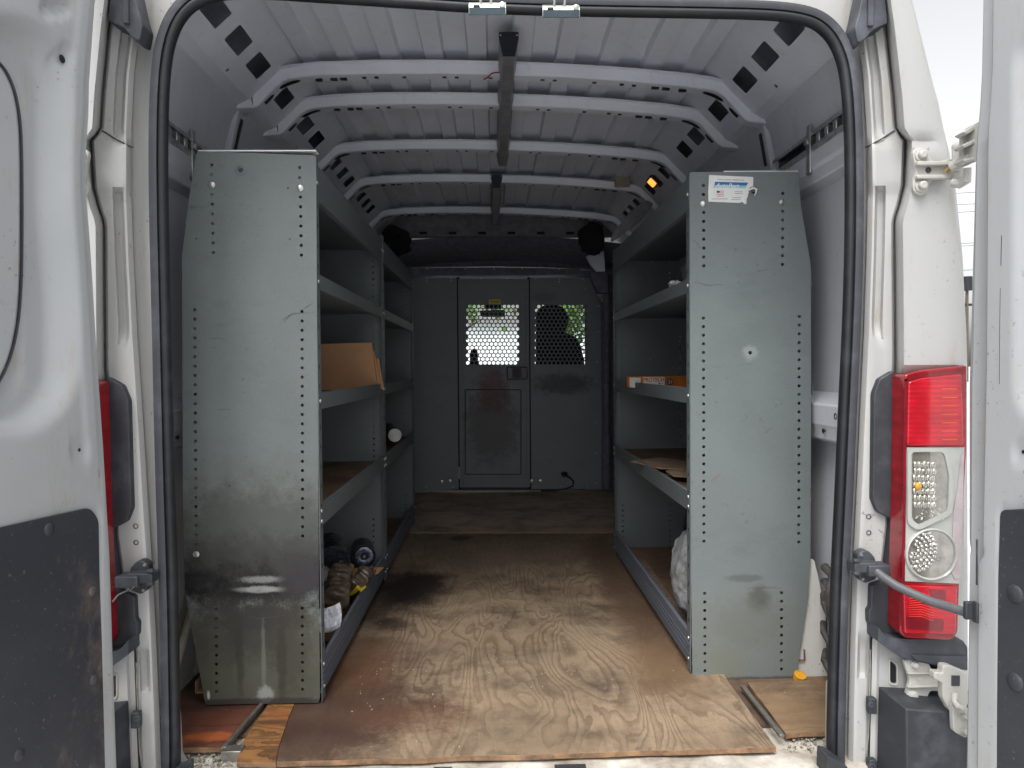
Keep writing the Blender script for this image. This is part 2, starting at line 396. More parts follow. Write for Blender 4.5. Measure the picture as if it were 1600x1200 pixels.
# ------------------------------------------------------------------ mesh builder
class MB:
    def __init__(s): s.v, s.f = [], []
    def add(s, vs, fs):
        k = len(s.v); s.v += [Vector(x) for x in vs]; s.f += [tuple(k + i for i in f) for f in fs]; return s
    def box(s, lo, hi, rot=None, about=None):
        lo, hi = Vector(lo), Vector(hi)
        vs = [Vector((x, y, z)) for x in (lo.x, hi.x) for y in (lo.y, hi.y) for z in (lo.z, hi.z)]
        if rot is not None:
            c = Vector(about) if about is not None else (lo + hi) / 2
            R = Euler(rot).to_matrix(); vs = [c + R @ (p - c) for p in vs]
        return s.add(vs, [(0, 1, 3, 2), (4, 6, 7, 5), (0, 4, 5, 1), (2, 3, 7, 6), (0, 2, 6, 4), (1, 5, 7, 3)])
    def prism(s, pts, ext):
        """closed polygon (3D points) pushed along ext"""
        n = len(pts); ext = Vector(ext); a = [Vector(p) for p in pts]; b = [p + ext for p in a]
        nr = Vector((0, 0, 0))
        for i in range(n): nr += (a[i] - a[0]).cross(a[(i + 1) % n] - a[0])
        if nr.dot(ext) > 0: a.reverse(); b.reverse()
        return s.add(a + b, [tuple(range(n)), tuple(range(2 * n - 1, n - 1, -1))] +
                     [((i + 1) % n, i, i + n, (i + 1) % n + n) for i in range(n)])
    def cyl(s, p0, p1, r0, r1=None, n=20, caps=True):
        p0, p1 = Vector(p0), Vector(p1); r1 = r0 if r1 is None else r1
        d = (p1 - p0).normalized(); a = d.orthogonal().normalized(); b = d.cross(a)
        ring = lambda c, r: [c + (a * cos(2 * pi * i / n) + b * sin(2 * pi * i / n)) * r for i in range(n)]
        fs = [(i, (i + 1) % n, (i + 1) % n + n, i + n) for i in range(n)]
        if caps: fs += [tuple(range(n - 1, -1, -1)), tuple(range(n, 2 * n))]
        return s.add(ring(p0, r0) + ring(p1, r1), fs)
    def lathe(s, c, d, prof, n=32):
        """prof = [(distance along d, radius)]"""
        c, d = Vector(c), Vector(d).normalized(); a = d.orthogonal().normalized(); b = d.cross(a)
        vs = []
        for (t, r) in prof:
            vs += [c + d * t + (a * cos(2 * pi * i / n) + b * sin(2 * pi * i / n)) * max(r, 1e-5) for i in range(n)]
        fs = [(k * n + i, k * n + (i + 1) % n, (k + 1) * n + (i + 1) % n, (k + 1) * n + i) for k in range(len(prof) - 1) for i in range(n)]
        return s.add(vs, fs)
    def tube(s, pts, r, n=10, caps=True):
        pts = [Vector(p) for p in pts]; vs = []; prev = None
        for i, p in enumerate(pts):
            d = ((pts[min(i + 1, len(pts) - 1)] - pts[max(i - 1, 0)])).normalized()
            a = d.orthogonal().normalized() if prev is None else (prev - d * prev.dot(d)).normalized()
            prev = a; b = d.cross(a); rr = r[i] if isinstance(r, (list, tuple)) else r
            vs += [p + (a * cos(2 * pi * k / n) + b * sin(2 * pi * k / n)) * rr for k in range(n)]
        fs = [(i * n + k, i * n + (k + 1) % n, (i + 1) * n + (k + 1) % n, (i + 1) * n + k) for i in range(len(pts) - 1) for k in range(n)]
        if caps: fs += [tuple(range(n - 1, -1, -1)), tuple(range((len(pts) - 1) * n, len(pts) * n))]
        return s.add(vs, fs)
    def grid(s, rows, closed=False):
        """rows: list of equal-length rows of points"""
        n = len(rows[0]); vs = [p for r in rows for p in r]
        fs = [(i * n + k, i * n + (k + 1) % n, (i + 1) * n + (k + 1) % n, (i + 1) * n + k) for i in range(len(rows) - 1) for k in range(n if closed else n - 1)]
        return s.add(vs, fs)
    def ball(s, c, r, nz=0.0, ns=3.0, sub=3, seed=0.0, squash=None):
        bm = bmesh.new(); bmesh.ops.create_icosphere(bm, subdivisions=sub, radius=1)
        c = Vector(c); r = Vector(r) if not isinstance(r, (int, float)) else Vector((r, r, r)); vs = []
        for v in bm.verts:
            p = v.co.copy(); k = 1 + nz * (mnoise.noise(p * ns + Vector((seed,) * 3)) + .5 * mnoise.noise(p * ns * 2.7 + Vector((seed,) * 3)))
            q = Vector((p.x * r.x * k, p.y * r.y * k, p.z * r.z * k))
            if squash is not None: q.z = max(q.z, squash)
            vs.append(c + q)
        fs = [tuple(v.index for v in f.verts) for f in bm.faces]; bm.free()
        return s.add(vs, fs)
    def mirror(s, xc):
        for p in s.v: p.x = 2 * xc - p.x
        s.f = [tuple(reversed(f)) for f in s.f]; return s

def finish(o, parent=None):
    COL.objects.link(o)
    if parent is not None:
        o.parent = parent
        o.matrix_parent_inverse = Matrix.Translation(-parent.location) if parent.type == 'EMPTY' else Matrix.Identity(4)
    return o
def obj(name, mb, mat, parent=None, bevel=0.0, smooth=35, recalc=True, segs=2, subd=0):
    me = bpy.data.meshes.new(name)
    me.from_pydata([tuple(v) for v in mb.v], [], mb.f)
    if recalc:
        bm = bmesh.new(); bm.from_mesh(me); bmesh.ops.recalc_face_normals(bm, faces=bm.faces); bm.to_mesh(me); bm.free()
    me.materials.append(mat)
    if smooth:
        me.shade_smooth(); me.set_sharp_from_angle(angle=radians(smooth))
    o = bpy.data.objects.new(name, me)
    if bevel:
        b = o.modifiers.new('bevel', 'BEVEL'); b.width = bevel; b.segments = segs; b.limit_method = 'ANGLE'; b.angle_limit = radians(40)
    if subd:
        q = o.modifiers.new('sub', 'SUBSURF'); q.levels = q.render_levels = subd
    return finish(o, parent)
def plate(name, outline, holes, mat, parent, thick=.002, ex=None, ey=None, off=0.0, bevel=0.0):
    """flat sheet with real holes; outline and holes are loops of 3D points in one plane spanned by ex, ey"""
    ex = Vector(ex or (1, 0, 0)).normalized(); ey = Vector(ey or (0, 0, 1)); ey = (ey - ex * ey.dot(ex)).normalized()
    n = ex.cross(ey); o0 = Vector(outline[0])
    cu = bpy.data.curves.new(name, 'CURVE'); cu.dimensions = '2D'; cu.fill_mode = 'BOTH'; cu.extrude = thick / 2
    for lp in [outline] + list(holes):
        sp = cu.splines.new('POLY'); sp.points.add(len(lp) - 1)
        for i, p in enumerate(lp):
            d = Vector(p) - o0; sp.points[i].co = (d.dot(ex), d.dot(ey), 0, 1)
        sp.use_cyclic_u = True
    t = bpy.data.objects.new('tmp', cu); COL.objects.link(t)
    me = bpy.data.meshes.new_from_object(t.evaluated_get(bpy.context.evaluated_depsgraph_get()))
    bpy.data.objects.remove(t); bpy.data.curves.remove(cu)
    Mx = Matrix((( ex.x, ey.x, n.x, 0), (ex.y, ey.y, n.y, 0), (ex.z, ey.z, n.z, 0), (0, 0, 0, 1)))
    me.transform(Matrix.Translation(o0 + n * off) @ Mx)
    me.materials.clear(); me.materials.append(mat); me.name = name
    o = bpy.data.objects.new(name, me)
    if bevel:
        b = o.modifiers.new('bevel', 'BEVEL'); b.width = bevel; b.segments = 2; b.limit_method = 'ANGLE'; b.angle_limit = radians(40)
    return finish(o, parent)
def circ(c, r, ex, ey, n=12):
    c, ex, ey = Vector(c), Vector(ex).normalized(), Vector(ey).normalized()
    return [c + ex * (r * cos(2 * pi * i / n)) + ey * (r * sin(2 * pi * i / n)) for i in range(n)]
def text(name, body, size, origin, ex, ey, mat, parent, ext=.0006, shear=0.0, width=None, bold=0.0):
    cu = bpy.data.curves.new(name, 'FONT'); cu.body = body; cu.size = size; cu.extrude = ext; cu.shear = shear; cu.offset = bold
    t = bpy.data.objects.new('tmp', cu); COL.objects.link(t)
    me = bpy.data.meshes.new_from_object(t.evaluated_get(bpy.context.evaluated_depsgraph_get()))
    bpy.data.objects.remove(t); bpy.data.curves.remove(cu)
    xs = [v.co.x for v in me.vertices]
    k = width / (max(xs) - min(xs)) if width else 1
    ex, ey = Vector(ex).normalized(), Vector(ey).normalized(); n = ex.cross(ey)
    Mx = Matrix(((ex.x * k, ey.x, n.x, 0), (ex.y * k, ey.y, n.y, 0), (ex.z * k, ey.z, n.z, 0), (0, 0, 0, 1)))
    me.transform(Matrix.Translation(Vector(origin)) @ Mx)
    me.materials.clear(); me.materials.append(mat); me.name = name
    return finish(bpy.data.objects.new(name, me), parent)
def thing(name, loc, label, cat, group=None):
    o = bpy.data.objects.new(name, None); o.empty_display_size = .1; o.location = loc; COL.objects.link(o)
    return tag(o, label, cat, group)
def tag(o, label, cat, group=None):
    o['label'] = label; o['category'] = cat
    if group: o['group'] = group
    return o
def structure(o): o['kind'] = 'structure'; return o
def round_poly(pts, r, n=5):
    """rounded corners for a 2D px polygon"""
    out = []; N = len(pts)
    for i in range(N):
        p = Vector(pts[i][:2]); a = Vector(pts[i - 1][:2]); b = Vector(pts[(i + 1) % N][:2])
        rr = pts[i][2] if len(pts[i]) > 2 else r
        da, db = (a - p), (b - p); ra = min(rr, da.length * .45, db.length * .45)
        pa, pb = p + da.normalized() * ra, p + db.normalized() * ra
        for k in range(n + 1):
            t = k / n; out.append(tuple(pa * (1 - t) ** 2 + p * 2 * t * (1 - t) + pb * t * t))
    return out

# ================================================================== SETTING
g = MB(); g.add([(-300, -150, -.62), (300, -150, -.62), (300, 500, -.62), (-300, 500, -.62)], [(0, 1, 2, 3)])
structure(obj('ground', g, CONCRETE, smooth=0))

# ================================================================== VAN
XC = P(790, 600, 1.55).x
van = thing('cargo_van', (XC, 3.5, -.62), 'white high-roof cargo van seen through its open rear doors', 'van')
def part(name, mb, mat, **k): return obj(name, mb, mat, van, **k)

# --- inner shell ------------------------------------------------
YR, YB = 1.60, 5.02          # rear frame, bulkhead
def prof(side):
    p = [(.0, 1.925), (.64, 1.915), (.69, 1.875), (.825, 1.745), (.86, 1.728), (.885, 1.69), (.905, 1.56), (.93, 1.40), (.945, 1.0), (.945, .70), (.93, .40), (.92, .10), (.92, -.03)]
    return [(XC + side * x, z) for x, z in p]
for side in (-1, 1):
    pr = prof(side)
    # walls and lower rail band
    wl = MB(); wl.grid([[(x, y, z) for (x, z) in pr[4:]] for y in (YR, 2.2, 3.0, 4.0, YB)])
    part('side_wall', wl, W_WALL, recalc=False)
    # sloping roof rail with rectangular cut-outs
    (xa, za), (xb, zb) = pr[2], pr[3]
    a3 = Vector((xa, 0, za)); b3 = Vector((xb, 0, zb)); sl_ = (b3 - a3); sw = sl_.length; sd = sl_.normalized()
    holes = []
    ys = [1.87, 2.035, 2.2, 2.46, 2.735, 2.90, 3.24, 3.39, 3.54, 3.85, 4.0, 4.15, 4.48]
    for y in ys:
        c = a3 + sd * (sw * .50) + Vector((0, y, 0)); hw, hl = .031, (.054 if y < 3 else .040)
        px = [(-hl, -hw), (hl, -hw), (hl, hw), (-hl, hw)]
        px = round_poly(px, .008, 3)
        holes.append([c + Vector((0, s_, 0)) + sd * t for s_, t in px])
    for y in (2.10, 2.60, 2.82):
        c = a3 + sd * (sw * .93) + Vector((0, y, 0)); holes.append(circ(c, .007, (0, 1, 0), sd))
    ol = [a3 + Vector((0, YR, 0)), b3 + Vector((0, YR, 0)), b3 + Vector((0, YB - .3, 0)), a3 + Vector((0, YB - .3, 0))]
    plate('roof_rail', ol, holes, W_IN, van, .002, (0, 1, 0), sd)
    j = MB(); j.grid([[(x, y, z) for (x, z) in (pr[1], pr[2])] for y in (YR, YB)])
    j.grid([[(x, y, z) for (x, z) in (pr[3], pr[4])] for y in (YR, YB)])
    part('rail_fold', j, W_IN)
    # box behind the cut-outs
    bk = MB(); bk.grid([[(XC + side * x, y, z) for x, z in ((.64, 1.93), (.74, 1.96), (.87, 1.86), (.885, 1.735))] for y in (YR, YB)])
    part('rail_backing', bk, plain('cavity paint', (.40, .42, .50), .6))
    # structural posts under the roof bows
    for yb in (2.36, 3.12, 4.36):
        ps = MB()
        o_ = [(.83, 1.745), (.868, 1.72), (.89, 1.56), (.915, 1.42), (.94, 1.42), (.92, 1.6), (.885, 1.73)]
        ps.prism([(XC + side * (x - .004), yb - .034, z) for x, z in o_], (0, .068, 0))
        wp = part('wall_post', ps, W_WALL, bevel=.006)
        sl3 = MB(); sl3.prism([(XC + side * (x - .0055), yb - .010, z) for x, z in ((.868, 1.70), (.888, 1.56), (.893, 1.56), (.873, 1.70))], (0, .020, 0)); obj('post_slot', sl3, BLACKP, wp, bevel=.003)
    # horizontal wall beams
    for z0, z1, dx, y0 in ((1.395, 1.50, .05, 1.63), (.665, .775, .055, 1.63)):
        b = MB(); xo = XC + side * .945; xi = XC + side * (.935 - dx)
        b.prism([(xo, y0, z1 + .02), (xi, y0, z1 - .012), (xi, y0, z0 + .04), (xi + side * .006, y0, z0 + .035), (xi + side * .01, y0, z0), (xo, y0, z0 - .02)], (0, YB - y0, 0))
        part('wall_beam', b, W_WALL, bevel=.004)
        if z0 < 1:
            for y, z, r in ((1.86, .735, .006), (1.80, .69, .005), (1.93, .69, .005), (2.02, .735, .006)):
                hh = MB(); hh.lathe((xi - side * .0005, y, z), (side, 0, 0), [(-.001, r * 1.5), (-.0012, r), (.004, r * .8), (.004, 0)], 14)
                part('beam_hole', hh, BLACKP)
    # galvanised slotted track on the upper wall
    uA, uB = (1322, 1213) if side > 0 else (258, 332)
    yA, yB2 = 1.80, 2.30
    tr = MB(); xw = XC + side * .884
    tr.box((min(xw, xw + side * .03), yA, 1.492), (max(xw, xw + side * .03), yB2, 1.497))
    tr.box((min(xw, xw + side * .003), yA, 1.478), (max(xw, xw + side * .003), yB2, 1.492))
    tr.box((min(xw, xw + side * .003), yA, 1.525), (max(xw, xw + side * .003), yB2, 1.532))
    tr.box((min(xw, xw + side * .03), yA, 1.532), (max(xw, xw + side * .03), yB2, 1.536))
    t_ = obj('wall_track', tr, galv('track steel', (.62, .64, .63), .45), van, bevel=.001)
    dk = MB(); dk.box((min(xw + side * .02, xw + side * .024), yA + .005, 1.497), (max(xw + side * .02, xw + side * .024), yB2, 1.532))
    obj('track_channel', dk, BLACKP, t_)
    for k in range(5):
        q = MB(); yy = yA + .03 + k * .05
        q.box((min(xw + side * .004, xw + side * .022), yy, 1.499), (max(xw + side * .004, xw + side * .022), yy + .02, 1.530))
        obj('roller', q, GALV, t_, bevel=.003)
    hk = MB(); yh = 2.02 if side > 0 else 2.06
    hk.box((xw - .004, yh, 1.42), (xw + .004, yh + .025, 1.56)); hk.cyl((xw - side * .012, yh + .012, 1.51), (xw + side * .01, yh + .012, 1.51), .011)
    obj('hook', hk, GALV, t_, bevel=.003)

# --- corrugated roof skin ------------------------------------------------
rs = MB(); rows = []
xs = []
x = -.62
pit, ramp_ = .142, .006
kx = -5
cols = [(-.66, 0)]
for k in range(-4, 5):
    c = k * pit
    for dx, dz in ((-.036 - ramp_, 0), (-.036, 1), (.036, 1), (.036 + ramp_, 0)): cols.append((c + dx, dz))
cols.append((.66, 0))
def roofz(x): return 1.936 - .022 * (x / .6) ** 2
yrows = []
BOWS = [2.335, 2.60, 3.12, 3.66, 4.38]
for y in [YR + .003] + sum([[b - .10, b - .055, b + .06, b + .105] for b in BOWS], []) + [YB]: yrows.append(y)
for y in yrows:
    near = any(abs(y - b) < .07 for b in BOWS)
    rows.append([(XC + x, y, roofz(x) - .024 * (1 - dz) - (.008 if near else 0) * dz) for x, dz in cols])
rs.grid(rows)
part('roof_skin', rs, W_IN, smooth=25)

# --- roof bows ------------------------------------------------
def bow(Y, dz=0):
    path = [(-.89, 1.722), (-.855, 1.726), (-.812, 1.730), (-.795, 1.738), (-.733, 1.806), (-.712, 1.820), (-.69, 1.827), (-.60, 1.838), (-.4, 1.850), (-.2, 1.856), (0, 1.858)]
    path = path + [(-a, b) for a, b in reversed(path[:-1])]
    rowsA = []
    # section: flange, rear face, bottom, front face, flange
    for (x, z) in path:
        h = .027
        nx, nz = 0, 1
        if .72 < abs(x) < .80: nx, nz = (-.7 if x < 0 else .7) * -1 * -1, .7
        if abs(abs(x) - .712) < .001: nx, nz = (.35 if x > 0 else -.35), .93
        q = lambda y, t: (XC + x + nx * t, Y + y, z + nz * t + dz)
        rowsA.append([q(-.045, h + .008), q(-.030, h + .004), q(-.026, 0.003), q(-.022, 0), q(.022, 0), q(.026, .003), q(.030, h + .004), q(.045, h + .008)])
    b = MB(); b.grid(rowsA)
    o = part('roof_bow', b, W_IN, smooth=30)
    # stamped holes in the underside: recessed dark slots
    for xh in (-.60, -.545, -.51, -.44, -.40, -.31, -.18, -.14, -.03, .03, .14, .18, .31, .40, .44, .51, .545, .60):
        z = 1.858 - .03 * (xh / .7) ** 2 + dz - (.003 if abs(xh) > .5 else 0)
        wd = .012 if abs(xh) > .5 else .0065
        s = MB(); s.box((XC + xh - wd, Y - .002, z - .0012), (XC + xh + wd, Y + .010, z + .01))
        obj('stamped_slot', s, BLACKP, o)
    for sx in (-1, 1):
        for (xa, za, xb, zb) in ((.665, 1.832, .735, 1.804), (.752, 1.785, .812, 1.732)):
            sl2 = MB(); n = 14; L = []
            for i in range(n + 1):
                t = i / n; xx = xa + (xb - xa) * t; zz = za + (zb - za) * t + .004 * sin(pi * t) * (1 if xa < .7 else -1)
                wdt = .010 * sqrt(max(0, 1 - (2 * t - 1) ** 4)) + .0005
                L.append([(XC + sx * xx, Y - wdt, zz + dz - .0022), (XC + sx * xx, Y + wdt, zz + dz - .0022)])
            sl2.grid(L); obj('oval_slot', sl2, BLACKP, o)
    return o
for k, yb in enumerate(BOWS): bow(yb, -.008)
# the roof sits a little lower, and lower on the right than on the left
bpy.context.view_layer.update()
for o in list(van.children_recursive):
    if o.name.split('.')[0] in ('side_wall', 'roof_rail', 'rail_fold', 'rail_backing', 'wall_post', 'post_slot', 'roof_skin', 'roof_bow', 'stamped_slot', 'oval_slot'):
        for v in o.data.vertices:
            k_ = sst(1.45, 1.70, v.co.z)
            v.co.z += k_ * (-.034 - .027 * (v.co.x - XC))
            v.co.x += k_ * .022 * sst(.45, .7, XC - v.co.x)
# masking-tape patch on the fourth bow, right-hand end
tp = MB(); tp.box(P(960, 277, 3.625), P(984, 292, 3.615)); tp.v = [v for v in tp.v]
obj('tape_patch', tp, fill_mat('old masking tape', (.22, .17, .13), (.34, .28, .22), 20, .8), van, bevel=.003)

# --- channel (cable duct) under the bows ------------------------------------------------
for (ua, va, Ya, ub, Yb) in ((795, 75, 2.10, 785.5, 3.24), (776, 285, 3.62, 774, 4.56)):
    xa = P(ua, 75 if Ya < 3 else 285, Ya).x; xb = P(ub, 262 if Ya < 3 else 345, Yb).x
    zt, zb_ = 1.852, 1.785
    d = MB(); sec = [(-.028, zt), (-.028, zt - .02), (-.017, zb_), (.017, zb_), (.028, zt - .02), (.028, zt)]
    d.grid([[(xa + a, Ya, z) for a, z in sec], [(xb + a, Yb, z) for a, z in sec]])
    d.add([(xb + a, Yb, z) for a, z in sec], [tuple(range(6))])
    o = part('roof_channel', d, DUCT)
    c = MB(); c.prism([(xa - .029, Ya - .004, zt), (xa + .029, Ya - .004, zt), (xa + .029, Ya - .004, zt - .018), (xa + .018, Ya - .004, zb_ - .001), (xa - .018, Ya - .004, zb_ - .001), (xa - .029, Ya - .004, zt - .018)], (0, .008, 0))
    e = obj('end_cap', c, DUCTCAP, o)
    for sx in (-1, 1):
        q = MB(); q.ball((xa + sx * .024, Ya - .005, zt - .010), .0025, sub=2); obj('screw', q, BOLT, o)
wr = MB(); wr.tube([P(756, 124, 2.33), P(762, 121, 2.31), P(768, 115, 2.30), P(774, 113.5, 2.29), P(780, 113, 2.28)], .0022, 8)
part('red_wire', wr, REDWIRE)

# --- floor pan and rear sill ------------------------------------------------
fl = MB()
fl.box((XC - .95, YR - .02, -.10), (XC + .95, YB, -.026))
part('floor_pan', fl, FLOOR_METAL)
si = MB(); si.grid([[(x, y, z + (.002 * sin(x * 40))) for x in [XC - .80 + i * .02 for i in range(81)]] for y, z in ((YR + .01, -.022), (1.585, -.020), (1.50, -.022), (1.47, -.028), (1.45, -.06), (1.44, -.20), (1.40, -.21), (1.40, -.5))])
part('rear_sill', si, FLOOR_METAL)
for k, (u0, u1) in enumerate(((568, 618), (675, 705), (868, 918))):
    b = MB(); a = P(u0, 1189, 1.53); c = P(u1, 1189, 1.53)
    b.box((a.x, 1.48, -.022), (c.x, 1.565, -.016)); part('sill_pad', b, PLASTIC, bevel=.002)

# --- door seal ------------------------------------------------
seal_px = [(262, 1330), (262, 1200), (260, 1050), (257, 900), (252, 750), (248.5, 600), (245, 450), (241.5, 300), (241.5, 180), (245, 110), (252, 62), (268, 22), (294, -6), (335, -22), (400, -24), (520, -16), (640, -8), (760, 0), (880, 4), (1000, 6), (1120, 8), (1200, 10), (1250, 15), (1285, 26), (1312, 52), (1329, 92), (1336, 140), (1340, 210), (1341, 300), (1340, 400), (1336, 520), (1331, 620), (1324, 780), (1318, 900), (1315, 1000), (1312.5, 1100), (1311, 1200), (1311, 1330)]
def smooth_path(px, it=2):
    for _ in range(it):
        o = [px[0]]
        for a, b in zip(px, px[1:]): o += [(a[0] * .75 + b[0] * .25, a[1] * .75 + b[1] * .25), (a[0] * .25 + b[0] * .75, a[1] * .25 + b[1] * .75)]
        px = o + [px[-1]]
    return px
sp_ = smooth_path(seal_px)
def sweep_frame(px, Y, sec):
    pts = [P(u, v, Y) for u, v in px]; rows = []
    for i, p in enumerate(pts):
        d = (pts[min(i + 1, len(pts) - 1)] - pts[max(i - 1, 0)]).normalized(); n = Vector((d.z, 0, -d.x))   # to the inside of the opening
        rows.append([p + n * a + Vector((0, b, 0)) for a, b in sec])
    m = MB(); m.grid(rows, closed=True); return m
outer = sweep_frame(sp_, 1.54, [(-.014, .045), (-.0145, .004), (-.012, -.002), (-.004, -.004), (.004, -.001), (.004, .045)])
seal = part('door_seal', outer, RUBBER, smooth=50)
inner = sweep_frame(sp_, 1.54, [(.004 + .0085 + .0095 * cos(a), .012 + .014 * sin(a)) for a in [2 * pi * k / 12 for k in range(12)]])
obj('seal_bulb', inner, RUBBER2, seal, smooth=50)



# --- rear frame plate (closes the body round the opening) ------------------------------------------------
hole = [P(u, v, 1.598) + Vector((0, 0, 0)) for u, v in sp_]
zlo = -.08
inner_loop = [p for p in hole if p.z > zlo]; inner_loop = [Vector((inner_loop[0].x, 1.598, zlo))] + inner_loop + [Vector((inner_loop[-1].x, 1.598, zlo))]
outl = [(XC + x, 1.598, z) for x, z in ((-.99, -.55), (-1.0, .9), (-.95, 1.5), (-.87, 1.88), (-.78, 2.0), (0, 2.05), (.78, 2.0), (.87, 1.88), (.95, 1.5), (1.0, .9), (.99, -.55))]
plate('rear_frame', outl, [inner_loop], W_BODY, van, .003)

# --- rear pillars ------------------------------------------------
SO = [(-60, 1325), (0, 1328), (60, 1337), (120, 1345), (200, 1350), (300, 1352), (400, 1350), (520, 1346), (620, 1341), (780, 1334), (900, 1328), (1000, 1325), (1100, 1322.5), (1200, 1321), (1340, 1321)]
GU = [(-60, 1368), (0, 1378), (50, 1385), (150, 1396), (203, 1400), (220, 1415), (290, 1412), (320, 1405), (345, 1397), (565, 1399), (620, 1395), (820, 1388), (950, 1372), (1000, 1361), (1340, 1354)]
SI = [(-60, 1412), (0, 1425), (60, 1440), (120, 1455), (160, 1466), (200, 1474), (240, 1484), (300, 1494), (400, 1504), (520, 1510), (570, 1511), (1340, 1513)]
def pillar_rows():
    rows = []
    vv = list(range(-60, 1341, 10))
    for v in vv:
        so, gu, si_ = lerp_table(SO, v), lerp_table(GU, v), lerp_table(SI, v)
        gd = sst(20, 70, v) * (1 - sst(505, 540, v)) + .9 * sst(985, 1010, v) * (1 - sst(1045, 1062, v))
        bulge = sst(212, 232, v) * (1 - sst(286, 300, v)); gd *= 1 - sst(195, 225, v) * (1 - sst(292, 304, v))
        wob = 6 * sst(500, 560, v) * (1 - sst(560, 600, v))
        mid = 46
        cs = [(so - 9, 1.597), (so + 2, 1.585), (so + 4, 1.566), (so + 12, 1.553), (so + .33 * mid + wob, 1.551), (so + .42 * mid + wob, 1.551 + .018 * gd), (so + .62 * mid + wob, 1.551 + .018 * gd), (so + .70 * mid + wob, 1.551),
              (gu - 5, 1.549), (gu - 2, 1.553), (gu - 1, 1.585), (gu + .5, 1.585)]
        low = sst(570, 600, v)
        yo = 1.497 + .045 * low
        cs += [(gu + 2, 1.555), (gu + 10, yo + .008), (gu + 14, yo)]
        for t in (.2, .4, .6, .75, .87, .95): cs.append((gu + 14 + (si_ - gu - 14) * t, yo + .002 + .012 * t ** 3))
        # thumb dent above the upper hinge
        row = []
        for i, (u, y) in enumerate(cs):
            if 3 <= i <= 8: y -= .007 * bulge
            if i > 13: y += .012 * exp(-((u - 1440) / 30) ** 2 - ((v - 222) / 9) ** 2) * 1.0
            row.append(P(u, v, y))
        e = P(si_, v, yo + .03); row += [e, e + Vector((.003, .03, 0)), e + Vector((.004, .20, 0)), Vector((max(e.x, .9) + .004, 3.4, e.z)), Vector((max(e.x, .9), 5.3, e.z))]
        rows.append(row)
    return rows
PR = pillar_rows()
for side in (1, -1):
    m = MB(); m.grid(PR)
    if side < 0: m.mirror(XC)
    pl_ = part('rear_pillar', m, W_BODY, smooth=32)
    def sub(name, mb, mat, **k):
        if side < 0: mb.mirror(XC)
        return obj(name, mb, mat, pl_, **k)
    # sealer joint running across the pillar
    q = MB(); q.tube([P(1352, 230, 1.5655), P(1362, 226, 1.550), P(1368, 222, 1.5455), P(1376, 218, 1.5465), P(1384, 213, 1.548), P(1391, 208, 1.5485), P(1398, 204, 1.5485)], .0016, 6); sub('panel_joint', q, INK)
    # rubber cap at the top corner
    q = MB(); q.prism([P(u, v, 1.515) for u, v in round_poly([(1352, -70), (1350, -20), (1341, 25), (1336, 42), (1341, 67), (1352, 62), (1364, 47), (1388, 36), (1386, 20), (1378, -70)], 4, 3)], (0, .05, 0)); sub('corner_cap', q, RUBBER2 if 0 else PLASTIC2, bevel=.004)
    q = MB(); q.box(P(1357, 40, 1.508), P(1362, -60, 1.52)); sub('cap_rib', q, PLASTIC2, bevel=.002)
    # lower seam and small holes
    for (u, v) in ((1357, 807), (1357, 832)):
        q = MB(); q.lathe(P(u, v, 1.551), (0, 1, 0), [(-.0015, .0058), (-.002, .0045), (.003, .0035), (.003, 0)], 14); sub('pillar_hole', q, INK)
    # black clips
    for v0 in (1092, 1188):
        q = MB(); a, b = P(1352, v0 + 19, 1.545), P(1371, v0, 1.528); q.box(a, b); c_ = sub('clip', q, PLASTIC, bevel=.003)
        q = MB(); q.lathe(P(1361, v0 + 9, 1.528), (0, -1, 0), [(0, .008), (.002, .0075), (.003, .003), (.001, .002), (.001, 0)], 16)
        if side < 0: q.mirror(XC)
        obj('clip_screw', q, PLASTIC2, pl_)
    # slotted service hole
    q = MB(); q.prism([P(u, v, 1.543) for u, v in round_poly([(1391, 1032), (1400, 1040), (1400, 1068), (1391, 1066)], 4, 3)], (0, .01, 0)); sub('service_hole', q, BLACKP)
    q = MB(); lp = [P(u, v, 1.5415) for u, v in round_poly([(1389.5, 1029), (1402, 1038), (1402, 1071), (1389.5, 1069)], 5, 3)]; q.tube(lp + [lp[0]], .0018, 6, False); sub('hole_rim', q, W_HINGE)
    # lower box seams
    q = MB(); q.tube([P(1360, 1015, 1.552), P(1359, 1080, 1.552), P(1357, 1150, 1.552), P(1352, 1185, 1.552), P(1344, 1200, 1.552), P(1340, 1230, 1.552)], .0015, 6); sub('sealer_line', q, OLIVE)

